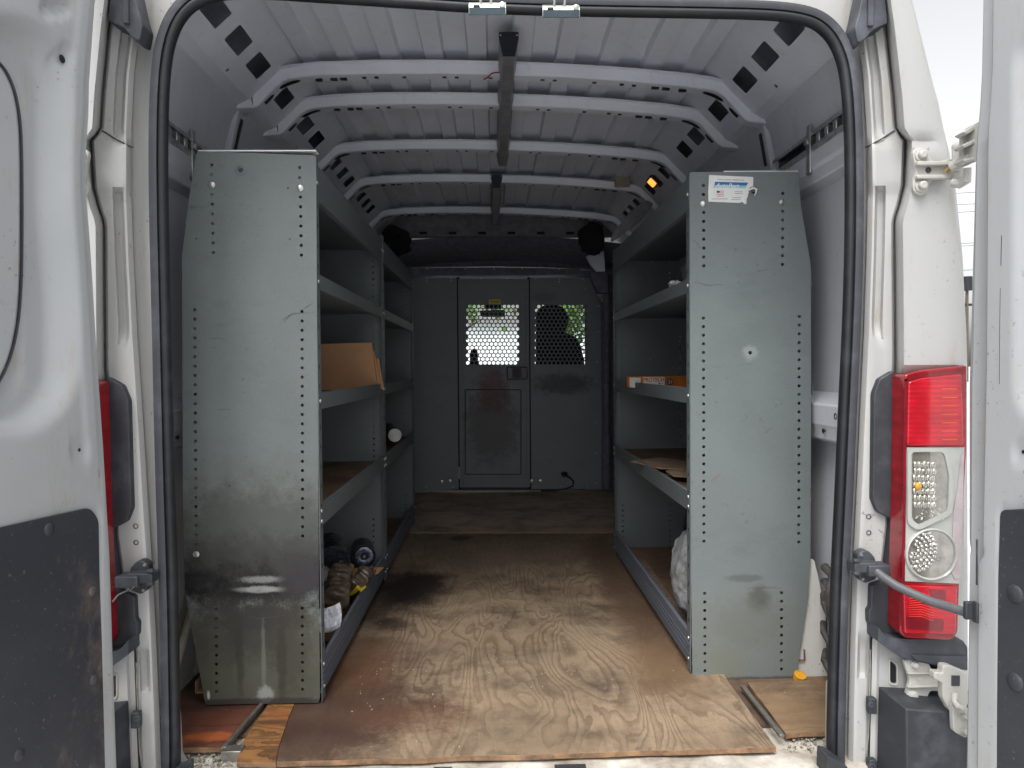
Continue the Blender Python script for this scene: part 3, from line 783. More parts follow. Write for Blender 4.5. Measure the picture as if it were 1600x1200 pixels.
# --- tail lights ------------------------------------------------
def lamp(side):
    base = P(1450, 1000, 1.53)
    def mk(mb):
        if side < 0: mb.mirror(XC)
        return mb
    YL = 1.485
    gk = MB(); gk.prism([P(u, v, 1.535) for u, v in round_poly([(1395, 580), (1375, 592), (1366, 615), (1364, 780), (1372, 800), (1394, 812), (1386, 905), (1362, 915), (1361, 950), (1357, 955), (1358, 975), (1384, 992), (1400, 990), (1400, 580)], 3, 3)], (0, .03, 0))
    body = MB()
    ol = round_poly([(1414, 586, 4), (1440, 578, 20), (1511, 571, 3), (1511, 700), (1505, 800), (1500, 905), (1497, 990, 8), (1486, 1001, 6), (1414, 997, 6), (1406, 988, 5), (1408, 900), (1412, 770)], 3, 3)
    body.prism([P(u, v, YL) for u, v in ol], (0, .05, 0))
    L = obj('tail_light', mk(body), RED_M, van, bevel=.004, segs=3)
    def s(name, mb, mat, **k): return obj(name, mk(mb), mat, L, **k)
    s('gasket', gk, PLASTIC, bevel=.003)
    q = MB(); q.prism([P(u, v, YL - .0022) for u, v in round_poly([(1416, 590), (1440, 582), (1506, 577), (1507, 584), (1440, 590), (1412, 596)], 2, 2)], (0, .004, 0)); s('top_edge', q, RED_D)
    q = MB(); q.prism([P(u, v, YL - .0022) for u, v in ((1413, 592), (1418, 592), (1413, 985), (1408, 978))], (0, .004, 0)); s('side_edge', q, RED_D)
    q = MB(); q.prism([P(u, v, YL - .006) for u, v in round_poly([(1420, 597), (1440, 591), (1503, 584), (1506, 696), (1418, 696)], 4, 3)], (0, .008, 0)); s('brake_lens', q, RED, bevel=.002)
    for k in range(7):
        q = MB(); v = 607 + k * 13.2; q.prism([P(u, vv, YL - .0068) for u, vv in ((1472, v), (1496, v), (1496, v + 1.6), (1472, v + 1.6))], (0, .001, 0)); s('lens_rib', q, ORANGE_LINE)
    # clear middle
    q = MB(); q.prism([P(u, v, YL - .0015) for u, v in ((1417, 699), (1507, 699), (1499, 912), (1414, 908))], (0, .003, 0)); s('clear_housing', q, LAMP_WHITE)
    q = MB(); q.prism([P(u, v, YL - .003) for u, v in ((1502, 712), (1507, 705), (1501, 902), (1492, 905), (1486, 893), (1490, 800), (1497, 760))], (0, .002, 0)); s('reflector_strip', q, plain('pink lamp strip', (.42, .36, .37), .3))
    fr = round_poly([(1417, 700, 9), (1480, 700, 9), (1489, 742, 6), (1487, 803, 8), (1433, 829, 9), (1417, 818, 8)], 8, 5)
    fi = round_poly([(1424, 706, 6), (1474, 706, 8), (1482, 744, 5), (1480, 798, 8), (1434, 820, 7), (1424, 810, 5)], 6, 5)
    o_ = plate('indicator_frame', [P(u, v, YL - .004) for u, v in fr], [[P(u, v, YL - .004) for u, v in fi]], LAMP_WHITE, L, .006)
    if side < 0: o_.data.transform(Matrix.Translation((2 * XC, 0, 0)) @ Matrix.Scale(-1, 4, (1, 0, 0)))
    q = MB(); q.prism([P(u, v, YL - .0025) for u, v in fi], (0, .001, 0)); s('indicator_bowl', q, GREYREF)
    # ribbed silver reflector
    q = MB()
    for j in range(5):
        for k in range(7):
            u0 = 1427 + j * 7.2; v0 = 726 + k * 10.5
            c = P(u0 + 2 + (k % 2) * 1.2 + .12 * (k - 3) ** 2, v0, YL - .003); q.ball(c, (.0056, .004, .0078), .15, 2, 2, j * 7 + k)
    s('reflector_ribs', q, CHROME)
    q = MB()
    random.seed(3)
    for k in range(26):
        c = P(1430 + random.random() * 44, 796 + random.random() * 16 - (0 if k % 3 else 2), YL - .0025); q.ball(c, (.004 * random.uniform(.5, 1.2), .003, .0028), sub=1)
    s('reflector_facets', q, CHROME)
    q = MB(); q.ball(P(1434, 760, YL - .006), (.0075, .006, .009), sub=2); s('indicator_bulb', q, AMBER)
    q = MB(); q.prism([P(u, v, YL - .0075) for u, v in fi], (0, .0008, 0)); s('indicator_cover', q, LENSCLEAR)
    # round reversing lamp
    cR = P(1455, 866, YL - .004); rR = 40 * 1.48 / F
    q = MB(); q.lathe(cR, (0, -1, 0), [(-.004, rR * 1.06), (.003, rR * 1.05), (.005, rR * 1.0), (.003, rR * .96), (-.001, rR * .95)], 48); s('reversing_ring', q, LAMP_WHITE)
    q = MB(); q.lathe(cR, (0, -1, 0), [(-.0005, 0), (-.0005, rR * .96)], 48); s('reversing_bowl', q, GREYREF)
    q = MB(); cc = cR + Vector((-rR * .72, 0, .012))
    for j, rr in enumerate((.010, .018, .028, .038, .047)):
        n = int(5 + j * 3)
        for k in range(n):
            a = -1.9 + 3.1 * k / (n - 1); p = cc + Vector((cos(a) * rr, -.0015, sin(a) * rr))
            if (p - cR).length < rR * .93: q.ball(p, (.0032 + .0004 * j, .003, .0036), .3, 2, 2, k)
    s('reversing_facets', q, CHROME)
    q = MB(); q.lathe(cR, (0, -1, 0), [(.0035, 0), (.0033, rR * .5), (.002, rR * .95)], 48); s('reversing_cover', q, LENSCLEAR)
    # fog lens
    q = MB(); q.prism([P(u, v, YL - .006) for u, v in round_poly([(1412, 915), (1496, 917), (1493, 992), (1414, 990)], 5, 3)], (0, .008, 0)); s('fog_lens', q, RED, bevel=.002)
    q = MB(); q.prism([P(u, v, YL - .0072) for u, v in round_poly([(1416, 963), (1475, 968), (1474, 986), (1416, 983)], 3, 2)], (0, .001, 0)); s('fog_shade', q, RED_D)
    q = MB(); q.prism([P(u, v, YL - .0072) for u, v in round_poly([(1452, 921), (1478, 923), (1478, 945), (1458, 940)], 3, 2)], (0, .001, 0)); s('fog_shade', q, RED_D)
    q = MB()
    for k in range(9): q.tube([P(1420, 936 + k * 3.4, YL - .0073), P(1440, 933 + k * 3.8, YL - .0073), P(1458, 938 + k * 4.0, YL - .0073)], .0008, 5)
    s('fog_ribs', q, plain('fog rib red', (.75, .04, .03), .3))
    return L
lamp(1); lamp(-1)

# --- bumper corners and steps ------------------------------------------------
for side in (1, -1):
    def mk(mb):
        if side < 0: mb.mirror(XC)
        return mb
    q = MB()
    q.prism([P(u, v, 1.505) for u, v in round_poly([(1372, 980), (1384, 994), (1400, 998), (1504, 1000), (1512, 1012), (1512, 1048), (1422, 1032), (1405, 1026), (1372, 1002)], 3, 3)], (0, .055, 0))
    bc = obj('bumper_corner', mk(q), PLASTIC2, van, bevel=.004, segs=3)
    q = MB(); q.prism([P(u, v, 1.499) for u, v in round_poly([(1424, 1024), (1512, 1026), (1512, 1047), (1432, 1032)], 4, 3)], (0, .010, 0)); obj('bumper_lip', mk(q), PLASTIC2, bc, bevel=.003)
    # lower bumper block: bevelled inner cheek and outer face
    q = MB()
    A = [P(1372, 1072, 1.54), P(1416, 1108, 1.455), P(1522, 1116, 1.455), P(1522, 1080, 1.56)]
    B = [P(1366, 1330, 1.54), P(1419, 1340, 1.455), P(1524, 1340, 1.455), P(1522, 1340, 1.56)]
    q.add(A + B, [(0, 1, 2, 3), (7, 6, 5, 4), (0, 4, 5, 1), (1, 5, 6, 2), (2, 6, 7, 3), (3, 7, 4, 0)])
    obj('lower_bumper', mk(q), PLASTIC, van, bevel=.003)
    q = MB(); q.box(P(1447, 1108, 1.50), P(1490, 1086, 1.54)); obj('bumper_bracket', mk(q), PLASTIC2, van, bevel=.002)
    q = MB(); q.box(P(1455, 1098, 1.535), P(1492, 1034, 1.539)); obj('hinge_pocket', mk(q), BLACKP, van)
# seal foot
for side in (1, -1):
    q = MB(); q.prism([P(u, v, 1.50) for u, v in round_poly([(1293, 1182), (1312, 1190), (1326, 1200), (1340, 1260), (1290, 1260)], 4, 3)], (0, .05, 0))
    if side < 0: q.mirror(XC)
    obj('seal_foot', q, PLASTIC, van, bevel=.004)
q = MB(); q.prism([P(u, v, 1.60) for u, v in ((1296, 1070), (1303, 1064), (1303, 1175), (1300, 1200), (1294, 1190))], (0, .02, 0)); obj('flange_end', q, W_BODY, van, bevel=.002)
q = MB(); q.prism([P(u, v, 1.60) for u, v in ((272, 1110), (277, 1118), (280, 1180), (288, 1195), (270, 1200))], (0, .02, 0)); obj('flange_end', q, W_BODY, van, bevel=.002)

# --- hinges (pillar halves) ------------------------------------------------
def hinge_upper(side):
    def mk(mb):
        if side < 0:
            mb.mirror(XC)
            for p in mb.v: p.x += .009
        return mb
    y = 1.487
    q = MB(); q.prism([P(u, v, y) for u, v in round_poly([(1426, 236), (1436, 229), (1448, 232), (1454, 246), (1460, 253), (1490, 247), (1490, 278), (1458, 280), (1452, 288), (1450, 300), (1440, 306), (1428, 300), (1427, 286), (1432, 268)], 6, 4)], (0, .012, 0))
    h = obj('door_hinge', mk(q), W_HINGE, van, bevel=.003, segs=3)
    q = MB(); q.box(P(1434, 258, y - .012), P(1490, 254, y)); q.box(P(1434, 279, y - .012), P(1490, 275, y)); obj('hinge_web', mk(q), W_HINGE, h, bevel=.002)
    for v in (243, 291):
        q = MB(); q.lathe(P(1439, v, y), (0, -1, 0), [(0, .0135), (.003, .0135), (.004, .010), (.004, .0095), (.011, .0085), (.013, .006), (.013, 0)], 24); obj('hinge_bolt', mk(q), W_HINGE, h)
    q = MB(); q.lathe(P(1450, 266, y), (0, -1, 0), [(0, .006), (.002, .006), (.003, .003), (0, .0028), (0, 0)], 16); obj('hinge_pin', mk(q), INK, h)
    if side > 0:
        q = MB(); q.cyl(P(1496, 230, 1.47), P(1496, 292, 1.47), .0105); q.ball(P(1496, 230, 1.47), .0115, sub=2); obj('knuckle', q, W_HINGE, h)
        q = MB(); q.tube([P(1478, 268, 1.472), P(1484, 262, 1.465), P(1490, 263, 1.455)], .004, 8); obj('grease_spot', q, plain('old grease', (.35, .2, .07), .6), h)
    return h
hinge_upper(1); hinge_upper(-1)
def hinge_lower(side):
    def mk(mb):
        if side < 0: mb.mirror(XC)
        return mb
    y = 1.515
    q = MB(); q.prism([P(u, v, y) for u, v in round_poly([(1412, 1032), (1428, 1030), (1452, 1036), (1456, 1046), (1490, 1052), (1490, 1082), (1454, 1080), (1448, 1094), (1432, 1100), (1414, 1096), (1418, 1080), (1422, 1062)], 5, 4)], (0, .012, 0))
    h = obj('door_hinge', mk(q), W_HINGE, van, bevel=.003, segs=3)
    q = MB(); q.box(P(1420, 1053, y - .010), P(1486, 1049, y)); q.box(P(1420, 1074, y - .010), P(1486, 1070, y)); obj('hinge_web', mk(q), W_HINGE, h, bevel=.002)
    for (u, v, r) in ((1428, 1038, .008), (1425, 1086, .0125)):
        q = MB(); q.lathe(P(u, v, y), (0, -1, 0), [(0, r), (.003, r), (.004, r * .8), (.009, r * .7), (.010, r * .4), (.010, 0)], 24); obj('hinge_bolt', mk(q), W_HINGE, h)
    q = MB(); q.lathe(P(1437, 1061, y), (0, -1, 0), [(0, .005), (.002, .005), (.002, 0)], 16); obj('hinge_pin', mk(q), W_HINGE, h)
hinge_lower(1); hinge_lower(-1)

# --- striker plates on the upper frame ------------------------------------------------
for u0, v0 in ((732.5, 4), (847, 8)):
    y = 1.53; a = P(u0, v0, y); b = P(u0 + 58, v0 + 1.5, y); w_ = b.x - a.x
    sec = [(0, 0), (-.010, -.008), (-.012, -.012), (-.012, -.030), (-.009, -.0315), (-.009, -.012), (-.006, -.006), (.002, .002)]
    q = MB(); q.prism([(a.x, y + dy, a.z + dz) for dy, dz in sec], (w_, 0, 0)); st_ = obj('striker_plate', q, galv('lit striker steel', (.72, .75, .66), .3), van, bevel=.001)
    q = MB(); q.box((a.x + .001, y - .0135, a.z - .032), (a.x + w_ * .985, y - .0122, a.z - .0165)); obj('striker_shade', q, plain('shaded striker face', (.03, .045, .055), .25, .6), st_)  # half-lit plate: shade of its lower face put in as a dark sheet
    q = MB(); q.box((a.x + .010, y - .0150, a.z - .0160), (a.x + .024, y - .0122, a.z - .0115)); obj('striker_slot', q, BLACKP, st_, bevel=.001)
    q = MB(); c = Vector((b.x - .008, y - .0128, a.z - .011)); q.lathe(c, (0, -1, 0), [(0, .0065), (.0015, .006), (.0022, .003), (.0022, 0)], 18); obj('striker_rivet', q, GREYREF, st_)
    q = MB(); m_ = a.x + w_ * .46
    q.tube([(m_ - .011, y - .004, a.z - .002), (m_ - .011, y - .012, a.z + .006), (m_ - .010, y - .014, a.z + .014), (m_ - .004, y - .014, a.z + .017), (m_ + .004, y - .014, a.z + .017), (m_ + .010, y - .014, a.z + .014), (m_ + .011, y - .012, a.z + .006), (m_ + .011, y - .004, a.z - .002)], .0028, 8)
    obj('striker_loop', q, BOLT, st_)

# --- rear doors ------------------------------------------------
def smoothbox(u, v, u0, u1, v0, v1, r, soft):
    """1 inside a rounded box"""
    cx, cy = (u0 + u1) / 2, (v0 + v1) / 2; hx, hy = (u1 - u0) / 2, (v1 - v0) / 2
    dx, dy = abs(u - cx) - hx + r, abs(v - cy) - hy + r
    d = sqrt(max(dx, 0) ** 2 + max(dy, 0) ** 2) + min(max(dx, dy), 0) - r
    return 1 - sst(-soft, soft, d)
def make_door(side):
    if side < 0:
        p0 = P(150, 600, 1.385); a = radians(8); d = Vector((-sin(a), -cos(a), 0)); n = Vector((cos(a), -sin(a), 0))
        SIL = [(-80, 156), (0, 153), (60, 148), (130, 143), (180, 142), (240, 138), (300, 138), (360, 143), (450, 149), (570, 156), (700, 165), (870, 175), (1000, 179), (1200, 186), (1340, 190)]
    else:
        p0 = P(1543, 600, 1.30); a = radians(9); d = Vector((sin(a), -cos(a), 0)); n = Vector((-cos(a), -sin(a), 0))
        SIL = [(-80, 1552), (0, 1550), (100, 1549), (160, 1546), (200, 1543), (240, 1542), (560, 1540), (870, 1534), (875, 1527), (1340, 1525)]
    def pl(u, v, off=0.0): return PL(u, v, p0 + n * off, n)
    def relief(u, v):
        h = 0.0
        if side < 0:
            e = lerp_table(SIL, v) - u
            h -= .012 * (1 - sst(0, 5, e)) ** 2
            h += .0025 * (sst(9, 14, e) - sst(26, 34, e)) * (1 - sst(700, 760, v))
            h -= .034 * smoothbox(u, v, -300, 98 + 12 * sst(300, 500, v), 40, 665, 95, 18)
            h -= .010 * smoothbox(u, v, -300, 60, 110, 630, 55, 7)
            for (cx, cy, rx, ry, dp) in ((100, 90, 14, 19, .007), (88, 10, 26, 14, .010), (125, 703, 16, 21, .0035)):
                r = sqrt(((u - cx) / rx) ** 2 + ((v - cy) / ry) ** 2); h -= dp * (1 - sst(.65, 1.1, r))
            h -= .004 * smoothbox(u, v, -300, 158, 789 + (140 - min(u, 140)) * .22, 1400, 20, 3)
        else:
            e = u - lerp_table(SIL, v)
            h -= .004 * (1 - sst(0, 3, e)) ** 2
            r = sqrt(((u - 1598) / 18) ** 2 + ((v - 708) / 22) ** 2); h -= .004 * (1 - sst(.7, 1.05, r))
            h -= .012 * smoothbox(u, v, 1592, 1900, 40, 660, 60, 14)
            h -= .004 * smoothbox(u, v, 1560, 2000, 791, 1400, 14, 3)
        return h
    rows = []
    ss = [0, .0015, .003] + [.006 + .0055 * k for k in range(64)] + [.37, .42, .5, .6, .7, .78]
    zz = [-.56 + .012 * k for k in range(int(2.42 / .012) + 1)]
    back = []
    for z in zz:
        # start of the door edge at this height
        q0 = p0 + Vector((0, 0, z - p0.z)); v_ = proj(q0)[1]; ew = lerp_table([(0, .046), (150, .048), (240, .052), (500, .060), (600, .063), (860, .056), (880, .044), (1000, .046), (1340, .052)], v_)
        st = pl(lerp_table(SIL, v_), v_); st = Vector((st.x, st.y, z)); row = []
        for s_ in ss:
            p = st + d * s_; u, v = proj(p); row.append(p + n * relief(u, v))
        ed = [st - n * .075 + d * .0 + n * 0 - (d * .0), st - n * .012 - d * .004] if side < 0 else [st - n * .075 - d * (ew + .004), st - n * .030 - d * (ew + .004), st - n * .022 - d * (ew - .004), st - n * .019 - d * ew * .72, st - n * .012 - d * ew * .66, st - n * .012 - d * ew * .22, st - n * .006 - d * .004]
        rows.append(ed + row)
    m = MB(); m.grid(rows); R0 = rows
    bkk = MB(); bkk.grid([[r[0], r[-1] - n * .06, r[-1]] for r in rows])
    m.add(bkk.v, bkk.f)
    D = obj('rear_door', m, W_DOOR, van, smooth=40, recalc=False)
    D['label'] = 'left rear door swung open' if side < 0 else 'right rear door swung open'
    # charcoal lower trim board
    if side < 0: pts = [(-600, 960), (138, 793, 10), (151, 812, 8), (152.5, 900), (156, 1000), (160, 1150), (164, 1330), (-600, 1500)]
    else: pts = [(1566, 797, 9), (1700, 790), (2300, 760), (2300, 1500), (1560, 1330), (1561, 1100), (1563, 900)]
    if side < 0: pts[0] = (-500, 936)
    loop = [pl(u, v, -.004) for u, v in round_poly(pts, 2, 4)]
    far = .78
    loop = [p if (p - p0).dot(d) < far else p + d * (far - (p - p0).dot(d)) for p in loop]
    q = MB(); q.prism(loop, n * .0045); tb = obj('trim_board', q, TRIM, D, bevel=.0012, smooth=0)
    scr = ((77, 827, 9), (145, 924, 7.5), (147, 1062, 7.5), (30, 1180, 9)) if side < 0 else ((1586, 928, 13), (1586, 1066, 13))
    for (u, v, r) in scr:
        c = pl(u, v, .0005); q = MB(); rr = r * c.y / F * 1.15; q.lathe(c, n, [(0, rr), (.0015, rr * .95), (.004, rr * .6), (.005, 0)], 20); obj('trim_stud', q, TRIM, D, smooth=60)
    if side < 0:
        # raised inner panel in the window recess, with its dark sealing line
        ed_ = smooth_path([(-30, 78), (0, 100), (16, 128), (26, 165), (31, 215), (32, 330), (31, 440), (26, 505), (14, 560), (-6, 602), (-40, 640)], 2)
        lp2 = [pl(u, v, -.020) for u, v in [(-420, -260)] + ed_ + [(-420, 1000)]]
        lp2 = [p if (p - p0).dot(d) < .76 else p + d * (.76 - (p - p0).dot(d)) for p in lp2]
        q = MB(); q.prism(lp2, -n * .026); ip = obj('inner_panel', q, W_DOOR, D, bevel=.004, segs=3, smooth=50)
        q = MB(); q.tube([pl(u + 2.5, v, -.0275) for u, v in ed_], .0026, 8); obj('panel_seal', q, RUBBER, ip)
    # holes and plugs
    if side < 0:
        q = MB(); c = pl(97, 92, -.006); q.lathe(c, n, [(0, .0075), (.0006, .007), (.0006, 0)], 16); obj('door_hole', q, BLACKP, D)
        q = MB(); c = pl(124, 703, -.0030); q.lathe(c, n, [(0, .0035), (.0006, .003), (.0006, 0)], 12); obj('door_hole', q, BLACKP, D)
        q = MB(); q.tube([pl(128, 405, .0005), pl(130, 470, .0005), pl(137, 560, .0005), pl(146, 640, .0005), pl(155, 745, .0005)], .0005, 5); obj('paint_crack', q, INK, D)
    else:
        q = MB(); c = pl(1599, 706, -.0035); q.lathe(c, n, [(0, .0035), (.0006, .003), (.0006, 0)], 12); obj('door_hole', q, BLACKP, D)
        q = MB(); q.tube([pl(1565, 368, .0003), pl(1564, 415, .0003)], .0006, 5); q.tube([pl(1563, 450, .0003), pl(1562, 520, .0003), pl(1561.5, 600, .0003)], .0004, 5); obj('paint_crack', q, INK, D)
        # upper door-side hinge bracket
        y = 1.405
        q = MB()
        q.prism([P(u, v, y) for u, v in ((1505, 206), (1530, 191), (1534, 196), (1512, 210))], (0, .03, 0))
        q.prism([P(u, v, y) for u, v in ((1504, 226), (1532, 213), (1534, 219), (1508, 231))], (0, .03, 0))
        q.prism([P(u, v, y) for u, v in ((1504, 249), (1532, 243), (1534, 248), (1508, 253))], (0, .03, 0))
        q.prism([P(u, v, y + .024) for u, v in ((1504, 206), (1532, 190), (1532, 248), (1504, 252))], (0, .012, 0))
        q.prism([P(u, v, y - .012) for u, v in round_poly([(1530, 189), (1539, 189), (1540, 240), (1533, 250), (1528, 250)], 3, 3)], (0, .045, 0))
        hb = obj('hinge_bracket', q, W_HINGE, D, bevel=.003, segs=3)
        for v in (203, 230):
            q = MB(); q.cyl(P(1522, v, y + .01), P(1530, v, y - .002), .008, .006); obj('bracket_bolt', q, W_HINGE, D)
        q = MB(); q.tube([P(1486, 262, 1.462), P(1496, 257, 1.452), P(1508, 250, 1.435), P(1514, 246, 1.42)], [.010, .012, .011, .008], 10)
        q.tube([P(1488, 285, 1.462), P(1500, 288, 1.45), P(1510, 283, 1.435), P(1512, 262, 1.43)], [.009, .009, .009, .007], 10)
        obj('hinge_arm', q, W_HINGE, D)
        # lower hinge link and bracket
        q = MB(); q.prism([P(u, v, 1.44) for u, v in round_poly([(1473, 1040), (1484, 1040), (1512, 1052), (1514, 1100), (1505, 1115), (1485, 1112), (1474, 1092), (1473, 1068), (1460, 1062), (1460, 1050), (1473, 1052)], 4, 3)], (0, .02, 0)); obj('hinge_link', q, W_HINGE, D, bevel=.004, segs=3)
        q = MB()
        for k in range(5): q.box(P(1487 + k * 2.6, 1072, 1.4385), P(1488.3 + k * 2.6, 1055, 1.441))
        obj('link_vents', q, INK, D)
        q = MB(); q.tube([P(1492, 1084, 1.43), P(1491, 1096, 1.42), P(1496, 1103, 1.41), P(1508, 1108, 1.405), P(1514, 1118, 1.40), P(1518, 1140, 1.40), P(1520, 1156, 1.40)], .0058, 10)
        q.prism([P(u, v, 1.425) for u, v in round_poly([(1488, 1100), (1510, 1108), (1517, 1150), (1508, 1153), (1490, 1143)], 4, 3)], (0, .012, 0))
        obj('hinge_bracket', q, W_HINGE, D, bevel=.002)
        for v in (1120, 1144):
            q = MB(); q.cyl(P(1505, v, 1.425), P(1512, v, 1.40), .008, .006); obj('bracket_bolt', q, W_HINGE, D)
        # stay-rod slot on the door edge
        q = MB(); q.box(P(1504, 966, 1.335), P(1524, 941, 1.325)); q.box(P(1523, 938, 1.31), P(1526, 975, 1.296)); obj('stay_slot', q, PLASTIC, D, bevel=.002)
        q = MB(); q.box(P(1524.5, 842, 1.305), P(1528.5, 915, 1.30)); obj('edge_bumper', q, PLASTIC2, D, bevel=.003)
    return D
make_door(-1); make_door(1)

# --- door stays ------------------------------------------------
for side in (1, -1):
    def mk(mb):
        if side < 0: mb.mirror(XC)
        return mb
    q = MB()
    q.prism([P(u, v, 1.525) for u, v in round_poly([(1341, 866), (1350, 860), (1358, 861), (1368, 872), (1370, 905), (1352, 912), (1342, 904)], 4, 3)], (0, .025, 0))
    q.box(P(1336, 896, 1.50), P(1360, 873, 1.535))
    q.box(P(1358, 902, 1.49), P(1376, 876, 1.53))
    q.box(P(1335, 880, 1.498), P(1340, 872, 1.51)); q.box(P(1335, 900, 1.498), P(1340, 892, 1.51))
    s_ = obj('door_stay', mk(q), PLASTIC, van, bevel=.0025)
    for (u, v) in ((1345.5, 867), (1348, 905)):
        q = MB(); q.lathe(P(u, v, 1.524), (0, -1, 0), [(0, .0035), (.002, .003), (.002, 0)], 12); obj('stay_screw', mk(q), BOLT, s_)
    if side > 0:
        q = MB(); q.tube([P(1366, 890, 1.50), P(1382, 903, 1.48), P(1400, 915, 1.46), P(1425, 927, 1.44), P(1455, 940, 1.41), P(1485, 949, 1.38), P(1510, 957, 1.35), P(1528, 965, 1.33)], .0092, 14)
        obj('stay_rod', q, plain('grey rubber rod', (.09, .092, .10), .5), s_)
    else:
        q = MB(); q.tube([P(212, 914, 1.50), P(204, 922, 1.47), P(194, 925, 1.45), P(184, 930, 1.43), P(176, 940, 1.41)], .0016, 8); obj('stay_cord', q, GREYREF, s_)

# --- outer roof and cab ------------------------------------------------
rf = MB(); rf.grid([[(XC + x, y, z + dz) for x, z in ((-1.0, .9), (-.985, 1.3), (-.93, 1.65), (-.87, 1.88), (-.78, 2.0), (-.4, 2.06), (0, 2.08), (.4, 2.06), (.78, 2.0), (.87, 1.88), (.93, 1.65), (.985, 1.3), (1.0, .9))] for y, dz in ((1.598, 0), (5.6, 0), (6.0, -.12))])
part('outer_roof', rf, W_BODY)
lo = MB()
for s_ in (-1, 1): lo.box((XC + s_ * .985 - .015, 1.62, -.45), (XC + s_ * .985 + .015, 7.2, .62))
part('lower_body', lo, W_BODY)
hd = MB(); hd.prism([(XC - .95, 4.70, 1.825), (XC - .95, 4.68, 1.74), (XC - .95, 4.715, 1.728), (XC - .95, 4.76, 1.77), (XC - .95, 4.76, 1.95), (XC - .95, 4.70, 1.95)], (1.9, 0, 0))
hdo = part('roof_header', hd, HEADER, bevel=.006)
for k in range(6):
    q = MB(); u0 = 655 + k * 46; a = P(u0, 362, 4.675); b = P(u0 + 12, 366, 4.675); q.box((a.x, 4.672, b.z), (b.x, 4.69, a.z)); obj('header_notch', q, FOAM, hdo, bevel=.004)
hl = MB(); hl.grid([[(XC + x, y, z - .05 * (x / .8) ** 2) for x in [-.95 + .1 * k for k in range(20)]] for y, z in ((4.72, 1.745), (4.78, 1.70), (4.90, 1.665), (5.03, 1.645), (5.10, 1.635), (5.12, 1.60), (5.14, 1.55), (5.3, 1.56), (5.9, 1.58), (6.25, 1.56))])
part('overhead_trim', hl, HEADLINER)
# black foam blocks at both ends of the header
for (u, v, rx, rz, Y_) in ((617, 378, .10, .085, 4.35), (926, 374, .085, .10, 4.35)):
    q = MB(); q.ball(P(u, v, Y_), (rx, .05, rz), .35, 1.6, 3, u); part('foam_block', q, FOAM, smooth=20)
q = MB(); q.prism([P(u, v, 4.6) for u, v in ((916, 400), (944, 392), (946, 424), (932, 424), (922, 412))], (0, .04, 0)); part('upper_bracket', q, W_IN, bevel=.006)
q = MB(); q.prism([P(u, v, 4.75) for u, v in ((920, 424), (950, 424), (950, 458), (934, 458), (926, 440))], (0, .05, 0)); part('pillar_trim', q, HEADLINER, bevel=.006)
q = MB(); q.prism([P(u, v, 4.9) for u, v in ((932, 459), (952, 459), (950, 473), (940, 472))], (0, .02, 0)); part('pillar_bracket', q, GREYREF, bevel=.004)
q = MB(); q.tube([P(947, 460, 4.8), P(947, 676, 4.8)], .022, 12); q.tube([P(947, 676, 4.8), P(947, 762, 4.8)], .030, 12); part('corner_conduit', q, HEADLINER)
q = MB(); q.box(P(915, 780, 5.06), P(985, 415, 5.04)); part('leak_closing_plate', q, HEADLINER)  # added backing plate that stops a light leak beside the bulkhead
# right: brackets and side panel above the right shelf (dark seat-belt tower)
q = MB(); q.prism([P(u, v, 3.3) for u, v in round_poly([(985, 330), (1010, 312), (1022, 318), (1000, 345), (965, 372), (955, 378), (958, 365)], 4, 3)], (0, .03, 0)); part('rail_gusset', q, HEADER, bevel=.004)
# lit courtesy lamp
sdl = Vector((.716, 0, -.698)); nn = Vector((-.698, 0, -.716)); 
cl = PL(1020.5, 283.5, (XC + .757, 3.3, 1.743), nn)
def lp(hs, ht, off): return [cl + nn * off + Vector((0, a, 0)) + sdl * b for a, b in round_poly([(-hs, -ht), (hs, -ht), (hs, ht), (-hs, ht)], .008, 4)]
q = MB(); q.prism(lp(.042, .028, 0), nn * .006); cp = part('courtesy_lamp', q, DUCTCAP)
q = MB(); q.prism(lp(.034, .020, .0062), nn * .006); obj('lamp_lens', q, LAMPON, cp, bevel=.003)
# cab: dash, windscreen, pillars, seat backs, mirror
q = MB(); q.prism([(XC - .92, 6.1, -.1), (XC - .92, 6.15, .62), (XC - .92, 6.35, .78), (XC - .92, 7.1, .80), (XC - .92, 7.2, .5), (XC - .92, 7.2, -.1)], (1.84, 0, 0)); part('dashboard', q, SEATM, bevel=.02)
q = MB(); q.box((XC - .95, 5.1, -.15), (XC + .95, 7.2, -.08)); part('cab_floor', q, SEATM)
for s_ in (-1, 1):
    q = MB(); q.tube([(XC + s_ * .93, 7.15, .62), (XC + s_ * .88, 6.6, 1.25), (XC + s_ * .82, 6.2, 1.62)], .05, 10); part('windscreen_pillar', q, HEADLINER)
    q = MB(); q.box((XC + s_ * .93 - .02, 5.04, .5), (XC + s_ * .93 + .02, 5.45, 1.7)); part('cab_pillar', q, HEADLINER)
    q = MB(); q.add([(XC + s_ * .95, 5.45, .62), (XC + s_ * .93, 7.1, .62), (XC + s_ * .84, 6.25, 1.6), (XC + s_ * .88, 5.45, 1.6)], [(0, 1, 2, 3)]); part('side_window', q, GLASS)
q = MB(); q.add([(XC - .93, 7.15, .66), (XC + .93, 7.15, .66), (XC + .82, 6.2, 1.62), (XC - .82, 6.2, 1.62)], [(0, 1, 2, 3)]); part('windscreen', q, GLASS)
q = MB(); q.prism([(XC - .9, 7.15, .62), (XC - .9, 7.9, .35), (XC - .9, 8.0, -.3), (XC - .9, 7.15, -.3)], (1.8, 0, 0)); part('bonnet', q, W_BODY, bevel=.02)
